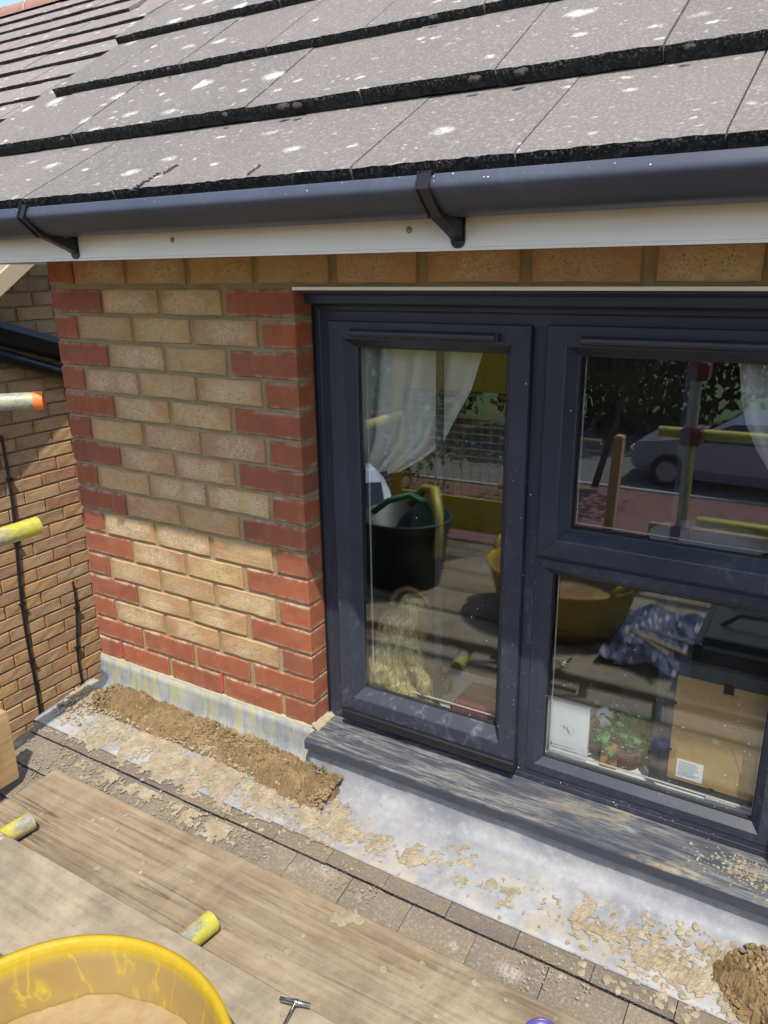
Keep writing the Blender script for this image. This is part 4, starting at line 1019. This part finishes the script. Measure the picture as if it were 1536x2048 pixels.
vs = [(0, 0, .104)]; fs = []; nr, na = 40, 120
for i in range(1, nr+1):
    for j in range(na):
        t = 2*math.pi*j/na; rr_ = .2395*i/nr*(1+.010*ns(math.cos(t)*3, math.sin(t)*3)*(i/nr)); x, y = rr_*math.cos(t), rr_*math.sin(t); e_ = max(0, rr_-.19)
        vs.append((x, y, .100+.007*fbm(x*11, y*11, 2)+.0025*ns(x*70, y*70)+e_*e_*5))
fs = [(0, 1+j, 1+(j+1) % na) for j in range(na)]+[(1+i*na+j, 1+(i+1)*na+j, 1+(i+1)*na+(j+1) % na, 1+i*na+(j+1) % na) for i in range(nr-1) for j in range(na)]
link('mortar_residue', mesh('mortar_residue', vs, fs, M['residue'], smooth=True), label='pale wet mortar residue filling the bottom of the yellow tub', cat='mortar', kind='stuff', loc=(.336, -1.105, -.0635))
# T-handled steel tool
tl = thing('steel_tool', 'small T-shaped steel hand tool lying on the dusty board', 'hand tool', (.452, -.686, -.058))
z = .012
MB().tube((-.031, -.008, z), (.025, .009, z), .0042, 16).ob('cross_handle', M['steel'], tl, smooth=True)
MB().tube((-.002, .001, z), (.012, -.09, z*.2), .0028, 10).ob('shaft', M['steel'], tl, smooth=True)
MB().tube((-.008, -.001, z), (.004, .003, z), .0056, 14).ob('collar', M['steel'], tl, smooth=True)
# purple lid at the bottom edge
lid = thing('plastic_pot', 'purple plastic pot lid at the bottom edge on the brown board', 'pot', (.846, -.462, -.1475))
MB().lathe([(0, 0), (.036, 0), (.038, .003), (.036, .028), (.034, .030), (.031, .028), (.029, .022), (0, .020)], 36).ob('rim', M['purple'], lid, smooth=True)
v = MB()
for i in range(9):
    a = i*.7; v.box((math.cos(a)*.014-.006, math.sin(a)*.014-.0015, .02+i*.0007), (math.cos(a)*.014+.006, math.sin(a)*.014+.0015, .0225+i*.0007))
v.ob('screws', M['steel'], lid, kind='stuff')
# splashes on the boards
def pl_b(rr):
    k_ = rr.random()
    if k_ < .75:
        X = rr.uniform(-.6, 1.3); Y = rr.uniform(-.585, -.38)
        return Vector((X, Y, -.149)), Vector((0, 0, 1))
    return Vector((rr.uniform(-.5, .9), rr.uniform(-.87, -.68), -.063)), Vector((0, 0, 1))
splats('mortar_splats', 90, pl_b, .0012, .0085, 'small mortar splashes on the scaffold boards', 21, M['crumb'])
# a few larger thick splats, placed where the photograph shows them
for (X, Y, s, sq, lab) in ((.285, -.418, .030, 1.0, 'cream mortar splat like a map on the brown board'),):
    pass
def pl_big(rr):
    P = [(.372, -.385, .0), (.378, -.40, 0), (.36, -.41, 0), (.345, -.405, 0), (.39, -.395, 0)][rr.randrange(5)]
    return Vector((P[0]+rr.gauss(0, .008), P[1]+rr.gauss(0, .006), -.149)), Vector((0, 0, 1))
splats('mortar_splats', 16, pl_big, .004, .016, 'cluster of cream mortar splats on the brown board edge', 22, M['crumb'])

# on the deck out of direct view, mirrored in the panes
bk = thing('builders_bucket', 'dark green round builders bucket with yellow and green straps at the left of the deck', 'bucket', (-.36, -1.14, -.064))
MB().lathe([(0, 0), (.165, 0), (.205, .29), (.213, .295), (.213, .305), (.200, .305), (.158, .01), (0, .01)], 48).ob('bucket_shell', M['bucket'], bk, smooth=True)
MB().path([(-.13, .06, .31), (-.06, .05, .37), (.03, .02, .40), (.10, -.02, .36), (.14, -.05, .26)], .014, 8).ob('strap', M['ygreen'], bk, smooth=True)
MB().path([(-.05, -.16, .31), (.04, -.12, .40), (.12, -.04, .42), (.18, .05, .34), (.20, .08, .16)], .022, 8).ob('strap', M['yplast'], bk, smooth=True)
v = MB(); vs = []; n = 26; fs = []
for i in range(n+1):
    for j in range(n+1):
        x = .55+.38*i/n; y = -1.42+.62*j/n; vs.append((x+.02*ns(y*6, 1), y+.02*ns(x*6, 5), -.056+.045*max(0, .35+fbm(x*9, y*9, 4, 4))))
fs = [(i*(n+1)+j, (i+1)*(n+1)+j, (i+1)*(n+1)+j+1, i*(n+1)+j+1) for i in range(n) for j in range(n)]
link('tarpaulin', mesh('tarpaulin', vs, fs, M['tarp']), label='crumpled blue tarpaulin on the deck right of the tub', cat='tarpaulin')
for i, (dx, dy, ln_, an, lab, mt) in enumerate(((0, 0, .26, .5, 'pale wooden lath lying across the blue tarpaulin', 'woodC'), (.04, -.05, .30, .35, 'thin steel rod lying across the blue tarpaulin', 'steel'), (-.03, .07, .22, .8, 'brown trowel handle stick on the blue tarpaulin', 'woodA'))):
    v = MB(); v.bevbox((-ln_/2, -.008, 0), (ln_/2, .008, .012), .002); o = v.ob('lath' if i != 1 else 'steel_rod', M[mt], label=lab, cat='stick'); o.location = (.74+dx, -.93+dy, .0+.012*i); o.rotation_euler = (0, 0, an)
tb = thing('tool_bag', 'black fabric tool bag on the deck right of the blue tarpaulin', 'bag', (1.12, -1.02, -.064))
v = MB(); v.bevbox((-.26, -.27, 0), (.5, .27, .19), .03); v.ob('bag_body', M['bag'], tb)
MB().path([(-.2, -.1, .18), (-.14, -.1, .25), (.1, -.1, .26), (.16, -.1, .18)], .008, 8).ob('handle', M['black'], tb, smooth=True)
MB().path([(-.2, .1, .18), (-.14, .12, .24), (.1, .12, .25), (.16, .1, .18)], .008, 8).ob('handle', M['black'], tb, smooth=True)
ld = thing('ladder', 'weathered wooden ladder leaning at the outer edge of the deck', 'ladder', (-.10, -2.12, -2.6))
for X in (-.18, .22): v = MB(); v.bevbox((X, -.02, 0), (X+.045, .05, 3.08), .006, m=Matrix.Rotation(R(2), 4, 'Y')); v.ob('rail', M['woodC'], ld)
for i in range(12): v = MB(); v.tube((-.16+.0, .015, .22+i*.255), (.26, .015, .22+i*.255), .015, 10); v.ob('rung', M['woodB'], ld)

# ------------------------------------------------------------------ ROOM BEHIND THE GLASS
rm = MB(); rm.add([(-.8, .245, -1.05), (1.9, .245, -1.05), (1.9, 3.0, -1.05), (-.8, 3.0, -1.05), (-.8, .245, 1.35), (1.9, .245, 1.35), (1.9, 3.0, 1.35), (-.8, 3.0, 1.35)],
                  [(2, 6, 7, 3), (0, 3, 7, 4), (1, 5, 6, 2), (4, 7, 6, 5)])
rm.ob('room_walls', M['plaster'], kind='structure')
MB().box((-.8, .245, -1.07), (1.9, 3.0, -1.05)).ob('room_floor', M['floor'], kind='structure')
rv = MB(); rv.box((-.0025, .136, .0), (.004, .245, 1.19)); rv.box((1.193, .136, .0), (1.2, .245, 1.19)); rv.ob('window_reveal', M['plaster'], kind='structure')
MB().bevbox((-.05, .137, .025), (1.25, .40, .055), .002).ob('window_board', M['white'], label='white inner window board behind the panes', cat='window board')

# gilded ape statuette with headphones, seen from behind
def blob_mesh(name, balls, vox, mat, disp=.004):
    bm = bmesh.new()
    for (P_, rr_, sc_, rot_) in balls:
        m_ = Matrix.Translation(P_) @ Euler(rot_).to_matrix().to_4x4() @ Matrix.Diagonal((rr_*sc_[0], rr_*sc_[1], rr_*sc_[2], 1))
        bmesh.ops.create_icosphere(bm, subdivisions=3, radius=1, matrix=m_)
    me = bpy.data.meshes.new(name); bm.to_mesh(me); bm.free()
    o = bpy.data.objects.new(name, me); COL.objects.link(o)
    md = o.modifiers.new('r', 'REMESH'); md.mode = 'VOXEL'; md.voxel_size = vox
    md = o.modifiers.new('s', 'SMOOTH'); md.iterations = 6; md.factor = .6
    dg = bpy.context.evaluated_depsgraph_get(); me2 = bpy.data.meshes.new_from_object(o.evaluated_get(dg)); bpy.data.objects.remove(o)
    for v_ in me2.vertices:
        q = v_.co; v_.co = q+v_.normal*disp*(noise.ridged_multi_fractal(Vector((q.x*55+2*ns(q.z*8), q.y*55, q.z*16)), .9, 2, 4, 1, 2)-1.1)
    me2.materials.clear(); me2.materials.append(mat)
    for p_ in me2.polygons: p_.use_smooth = True
    return me2
ap = thing('ape_statuette', 'gilded shaggy ape statuette wearing headphones, behind the tall left pane', 'statuette', (.130, .190, .053))
Bl = [(Vector((.02, 0, .075)), .085, (1.05, .85, .95), (0, 0, 0)), (Vector((.03, 0, .15)), .078, (1.0, .8, 1.15), (0, .15, 0)), (Vector((.05, .0, .215)), .066, (1.15, .8, .85), (0, 0, 0)),
      (Vector((.085, .01, .285)), .048, (.9, .95, 1.1), (0, .35, 0)), (Vector((.115, .015, .262)), .03, (1.1, .8, .8), (0, .4, 0)),
      (Vector((.105, -.035, .16)), .030, (.9, .9, 2.2), (0, -.35, 0)), (Vector((.145, -.045, .085)), .024, (.95, .95, 2.1), (0, -.25, 0)), (Vector((.165, -.05, .028)), .027, (1.2, .9, .85), (0, 0, 0)),
      (Vector((.09, -.06, .04)), .038, (1.3, .8, .9), (0, 0, .3)), (Vector((.135, .07, .03)), .03, (1.3, 1, .9), (0, 0, 0)), (Vector((-.03, -.02, .05)), .05, (.9, 1.0, .9), (0, 0, 0))]
link('body', blob_mesh('body', Bl, .0045, M['bronze']), ap)
hb = [(.085+.062*math.cos(t), -.012+.0*t, .285+.062*math.sin(t)) for t in [R(-20)+R(200)*i/16 for i in range(17)]]
MB().path(hb, .0085, 10).ob('headphone_band', plain('bronze_band', c(120, 92, 58), 0.35, 0.5), ap, smooth=True)
v = MB(); v.tube((.140, -.035, .262), (.140, .02, .262), .024, 20); v.ob('ear_cup', bpy.data.materials['bronze_band'], ap)
# things on the board
v = MB(); v.bevbox((.345, .150, .055), (.50, .3, .10), .012); v.ob('folded_cloth', M['maroon'], label='maroon folded cloth on the inner window board beside the statuette', cat='cloth')
# white box lid with a ringed monogram
cdm = thing('white_card', 'upright white card with a ringed monogram, bottom left of the lower pane', 'card', (.680, .139, .0555), (0, 0, R(1)))
MB().bevbox((-.052, 0, 0), (.052, .012, .148), .001).ob('card_sheet', M['card'], cdm)
def text(body, size, loc, parent, mat, rot=(R(90), 0, 0)):
    cu = bpy.data.curves.new('txt', 'FONT'); cu.body = body; cu.size = size; cu.extrude = .0002; cu.align_x = 'CENTER'; cu.align_y = 'CENTER'
    o = bpy.data.objects.new('txt', cu); COL.objects.link(o); dg = bpy.context.evaluated_depsgraph_get(); me = bpy.data.meshes.new_from_object(o.evaluated_get(dg)); bpy.data.objects.remove(o)
    me.materials.clear(); me.materials.append(mat); return link('monogram', me, parent, loc=loc, rot=rot)
text('N', .017, (-.004, -.0006, .080), cdm, M['ink']); text('S', .016, (.004, -.0006, .072), cdm, M['ink'])
v = MB(); n = 40; vs = []
for i in range(n):
    t = 2*math.pi*i/n
    for rr_ in (.0150, .0156): vs.append((rr_*math.cos(t), -.0006, .076+rr_*math.sin(t)))
v.add(vs, [(2*i, 2*((i+1) % n), 2*((i+1) % n)+1, 2*i+1) for i in range(n)])
v.box((-.035, -.0007, .026), (.020, -.0004, .0268)); v.box((-.035, -.0007, .018), (.028, -.0004, .0186)); v.box((-.043, -.0007, .022), (-.037, -.0004, .032))
v.ob('printed_marks', M['ink'], cdm)
# pot plant
pp = thing('pot_plant', 'small bushy green plant in a woven pot behind the lower pane', 'plant', (.818, .185, .0548))
MB().lathe([(0, 0), (.030, 0), (.038, .022), (.041, .045), (.037, .05), (0, .05)], 28).ob('pot', M['wicker'], pp, smooth=True)
v = MB(); rr = random.Random(5)
for i in range(420):
    P_ = Vector((rr.gauss(-.012, .032), rr.gauss(0, .026), .07+rr.gauss(.02, .024))); s = rr.uniform(.005, .0105); m_ = Euler((rr.uniform(-.9, .9), rr.uniform(-.9, .9), rr.uniform(0, 6.3))).to_matrix()
    vs = [P_+m_ @ Vector((s*math.cos(t)*1.1, s*math.sin(t), .25*s*math.cos(2*t))) for t in [i_*math.pi/3 for i_ in range(6)]]; v.add(vs, [tuple(range(6))])
v.ob('foliage', M['leafp'], pp)
v = MB(); v.bevbox((-.020, 0, 0), (.020, .004, .068), .001); o = v.ob('gift_tag', M['tag'], label='brown card tag leaning on the woven plant pot', cat='tag'); o.location = (.785, .142, .0555); o.rotation_euler = (R(-8), 0, R(3))
v = MB(); v.lathe([(0, 0), (.018, .002), (.026, .02), (.022, .04), (.009, .05), (0, .051)], 24); o = v.ob('glass_ball', M['card'], smooth=True, label='round pale ornament behind the green plant', cat='ornament'); o.location = (.757, .195, .135)
v = MB(); v.lathe([(0, 0), (.012, 0), (.012, .09), (0, .09)], 12); o = v.ob('ornament_stand', M['dark'], label='thin dark stand under the round ornament', cat='stand'); o.location = (.757, .195, .0548)
# picture frame back
pf_ = thing('picture_frame', 'back of a picture frame with brown board and white label, right of the lower pane', 'picture frame', (.0, 0, 0))
v = MB(); y0 = .144
v.bevbox((.897, y0, .0553), (1.30, y0+.02, .385), .002); v.ob('frame_moulding', M['moulding'], pf_)
v = MB(); v.bevbox((.922, y0-.003, .083), (1.28, y0, .352), .0008); v.ob('backing_board', M['kraft'], pf_)
v = MB(); v.box((.941, y0-.0042, .092), (.999, y0-.0035, .141)); lb = v.ob('label', M['card'], pf_)
v = MB(); rr = random.Random(3)
for i in range(9): v.box((.945, y0-.0046, .134-i*.0042), (.945+rr.uniform(.035, .050), y0-.0043, .1352-i*.0042))
v.ob('label_print', M['ink'], lb)
v = MB(); v.box((1.020, y0-.007, .336), (1.040, y0-.003, .357)); v.ob('clip', M['dark'], pf_)
for X, Z in ((.921, .282), (.921, .160), (1.02, .085)):
    v = MB(); v.box((X-.004, y0-.006, Z-.002), (X+.006, y0-.003, Z+.002)); v.ob('clip', M['dark'], pf_)
vs = [(1.035, y0-.004, .252), (1.062, y0-.0042, .258), (1.135, y0-.006, .13), (1.098, y0-.006, .090)]
v = MB(); v.add(vs+[(p[0], p[1]+.001, p[2]) for p in vs], [(0, 1, 2, 3), (7, 6, 5, 4), (0, 4, 5, 1), (1, 5, 6, 2), (2, 6, 7, 3), (3, 7, 4, 0)]); fixn(v.ob('strut', M['kraft'], pf_))
v = MB(); v.bevbox((1.01, .1375, .0555), (1.085, .1405, .068), .001); v.ob('paper_strip', M['card'], label='white strip lying at the foot of the picture frame', cat='strip')
# curtains
def curtain(name, poly, y, label, folds, amp):
    # poly: list of (x_left, x_right) per z from top to bottom
    vs = []; n = 48; k_ = len(poly)
    for (z, xl, xr) in poly:
        for i in range(n+1):
            t = i/n; X = xl+(xr-xl)*t; vs.append((X, y+amp*math.sin(t*folds*6.28+z*3)+amp*.6*ns(X*9, z*3, 4), z))
    fs = [(j*(n+1)+i, j*(n+1)+i+1, (j+1)*(n+1)+i+1, (j+1)*(n+1)+i) for j in range(k_-1) for i in range(n)]
    return link(name, mesh(name, vs, fs, M['cloth'], smooth=True), label=label, cat='curtain')
curtain('curtain', [(1.25, -.06, .47), (1.045, -.05, .419), (.955, -.05, .389), (.867, -.04, .337), (.814, -.03, .31), (.769, -.02, .253), (.723, .02, .18)], .165, 'white curtain pulled aside behind the tall left pane', 5, .014)
curtain('curtain', [(1.25, .962, 1.35), (1.05, .966, 1.35), (.974, .978, 1.35), (.925, .992, 1.35), (.876, 1.016, 1.35), (.833, 1.044, 1.35), (.7, 1.10, 1.35)], .165, 'pale curtain edge at the right of the upper pane', 5, .014)
v = MB(); v.lathe([(0, .0), (.10, .0), (.13, .028), (.128, .032), (.09, .01), (0, .01)], 40); o = v.ob('white_plate', M['card'], smooth=True, label='white dish edge just above the right transom inside', cat='dish'); o.location = (.93, .30, .60)
v = MB(); v.box((.78, .25, -.9), (1.12, .45, .60)); v.ob('dark_cabinet', M['dark'], label='dark cabinet in the room carrying the white dish', cat='cabinet')

# ------------------------------------------------------------------ WORLD BEHIND THE CAMERA (mirrored in the panes)
def car(name, loc, rz, paint, label):
    e = thing(name, label, 'car', loc, (0, 0, rz))
    st = [(-2.1, .35, .62, .70, .70), (-2.0, .25, .78, .82, .72), (-1.4, .2, .88, .92, .80), (-.95, .2, .93, 1.0, .82), (-.3, .2, .95, 1.40, .84), (.4, .2, .96, 1.48, .84), (1.1, .2, .97, 1.45, .83), (1.7, .22, .98, 1.25, .80), (2.0, .28, .90, 1.02, .76), (2.1, .38, .80, .86, .70)]
    v = MB(); vs = []; n = 10; mi_ = []
    for (x, zl, zb, zr, hw_) in st:
        cab = zr-zb
        pr = [(-hw_*.92, zl), (-hw_, zl+.2), (-hw_, zb), (-hw_*(1 if cab < .15 else .80), zb+cab*.75), (-hw_*(.9 if cab < .15 else .66), zr), (hw_*(.9 if cab < .15 else .66), zr), (hw_*(1 if cab < .15 else .80), zb+cab*.75), (hw_, zb), (hw_, zl+.2), (hw_*.92, zl)]
        vs += [(x, y, z) for y, z in pr]
    k_ = len(st); fs = []; mi = []
    for a in range(k_-1):
        for j in range(n-1):
            fs.append((a*n+j, a*n+j+1, (a+1)*n+j+1, (a+1)*n+j)); mi.append(1 if (j in (2, 6) and 2 < a < 7) or (j == 4 and a in (3, 6)) else 0)
    fs += [tuple(range(n)), tuple(range(k_*n-1, (k_-1)*n-1, -1))]; mi += [0, 0]
    b_ = link('body', mesh('body', vs, fs, [paint, M['cglass']], mi, smooth=False), e); fixn(b_)
    for x in (-1.35, 1.35):
        for y in (-.80, .80):
            w_ = MB(); w_.tube((x, y-.1, .32), (x, y+.1, .32), .32, 28); w_ = w_.ob('wheel', M['tyre'], e); h_ = MB(); h_.tube((x, y-.105, .32), (x, y+.105, .32), .20, 20); h_.ob('hub', M['hub'], w_)
    for y in (-.55, .55): v = MB(); v.bevbox((-2.13, y-.16, .60), (-2.0, y+.16, .72), .03); v.ob('headlight', M['card'], e)
    return e
car('parked_car', (-.02, -14.2, G0), R(4), M['silver'], 'silver parked hatchback on the road behind the scaffold')
car('parked_car', (-4.5, -7.4, G0), R(55), M['carw'], 'white parked car on the drive at the left behind the scaffold')
def leaves(n, ctr, rad, s0, s1, seed, shape='ball'):
    rr = random.Random(seed); v = MB()
    for i in range(n):
        while True:
            p = Vector((rr.uniform(-1, 1), rr.uniform(-1, 1), rr.uniform(-1, 1)))
            if shape == 'box' or (p.length < 1 and p.length > .35): break
        k_ = 1+.35*noise.noise(p*2.2+Vector((seed, 0, 0)))
        P_ = Vector(ctr)+Vector((p.x*rad[0], p.y*rad[1], p.z*rad[2]))*k_; s = rr.uniform(s0, s1)
        m_ = Euler((rr.uniform(0, 6), rr.uniform(0, 6), rr.uniform(0, 6))).to_matrix()
        v.add([P_+m_ @ Vector(q) for q in ((-s, 0, 0), (0, -s*.5, 0), (s, 0, 0), (0, s*.5, 0))], [(0, 1, 2, 3)])
    return v
trees = [(-3.6, -19.5, 3.2, 'leafd', 'dark broad tree across the road left of the silver car'), (1.8, -21, 3.6, 'leafd', 'dark broad tree across the road behind the silver car'), (-9.5, -21, 3.4, 'leafd', 'dark tree across the road further left'), (7.5, -22, 3.4, 'leafd', 'dark tree across the road at the far right')]
for i, (x, y, r_, mt, lab) in enumerate(trees):
    t = thing('tree', lab, 'tree', (x, y, G0))
    leaves(9000, (0, 0, r_*1.0), (r_, r_*.8, r_*1.05), .09, .20, 30+i).ob('crown', M[mt], t)
    MB().path([(0, 0, 0), (.1, .05, 1.2), (0, 0, 2.4), (-.15, 0, 4.0)], [.22, .18, .14, .06], 10).ob('trunk', M['bark'], t, smooth=True)
sap = thing('young_tree', 'slim young tree on the verge between drive and road', 'tree', (-2.55, -12.45, G0))
MB().path([(0, 0, 0), (.25, 0, 1.1), (.55, .1, 2.2)], [.07, .055, .03], 8).ob('trunk', M['bark'], sap, smooth=True)
leaves(1600, (.3, 0, 2.7), (1.3, 1.1, 1.0), .05, .11, 61).ob('crown', M['leafd'], sap)
leaves(9000, (-10.5, -12.0, -1.25), (5.6, .55, 1.35), .04, .11, 71, 'box').ob('hedge', M['leafl'], label='long clipped green hedge left of the drive', cat='hedge')
fe = thing('timber_fence', 'grey timber fence in front of the hedge at the left', 'fence', (0, 0, 0))
for i in range(60): MB().box((-15.2+i*.16, -11.2, G0), (-15.06+i*.16, -11.18, G0+1.25)).ob('fence_board', M['fence'], fe)

# ------------------------------------------------------------------ repeats share a group phrase
GR = {('scaffold_board',): 'scaffold boards of the deck', ('scaffold_tube',): 'scaffold tubes', ('parked_car',): 'parked cars', ('tree',): 'trees across the road',
      ('curtain',): 'curtains in the room', ('wall_cable',): 'cables on the left wall', ('toe_board',): 'toe boards', ('mortar_heap',): 'mortar heaps on the flashing', ('mortar_clods',): 'clods on the heaps'}
for o in list(sc.objects):
    if o.parent is None and o.get('category'):
        base = o.name.split('.')[0]
        if (base,) in GR: o['group'] = GR[(base,)]
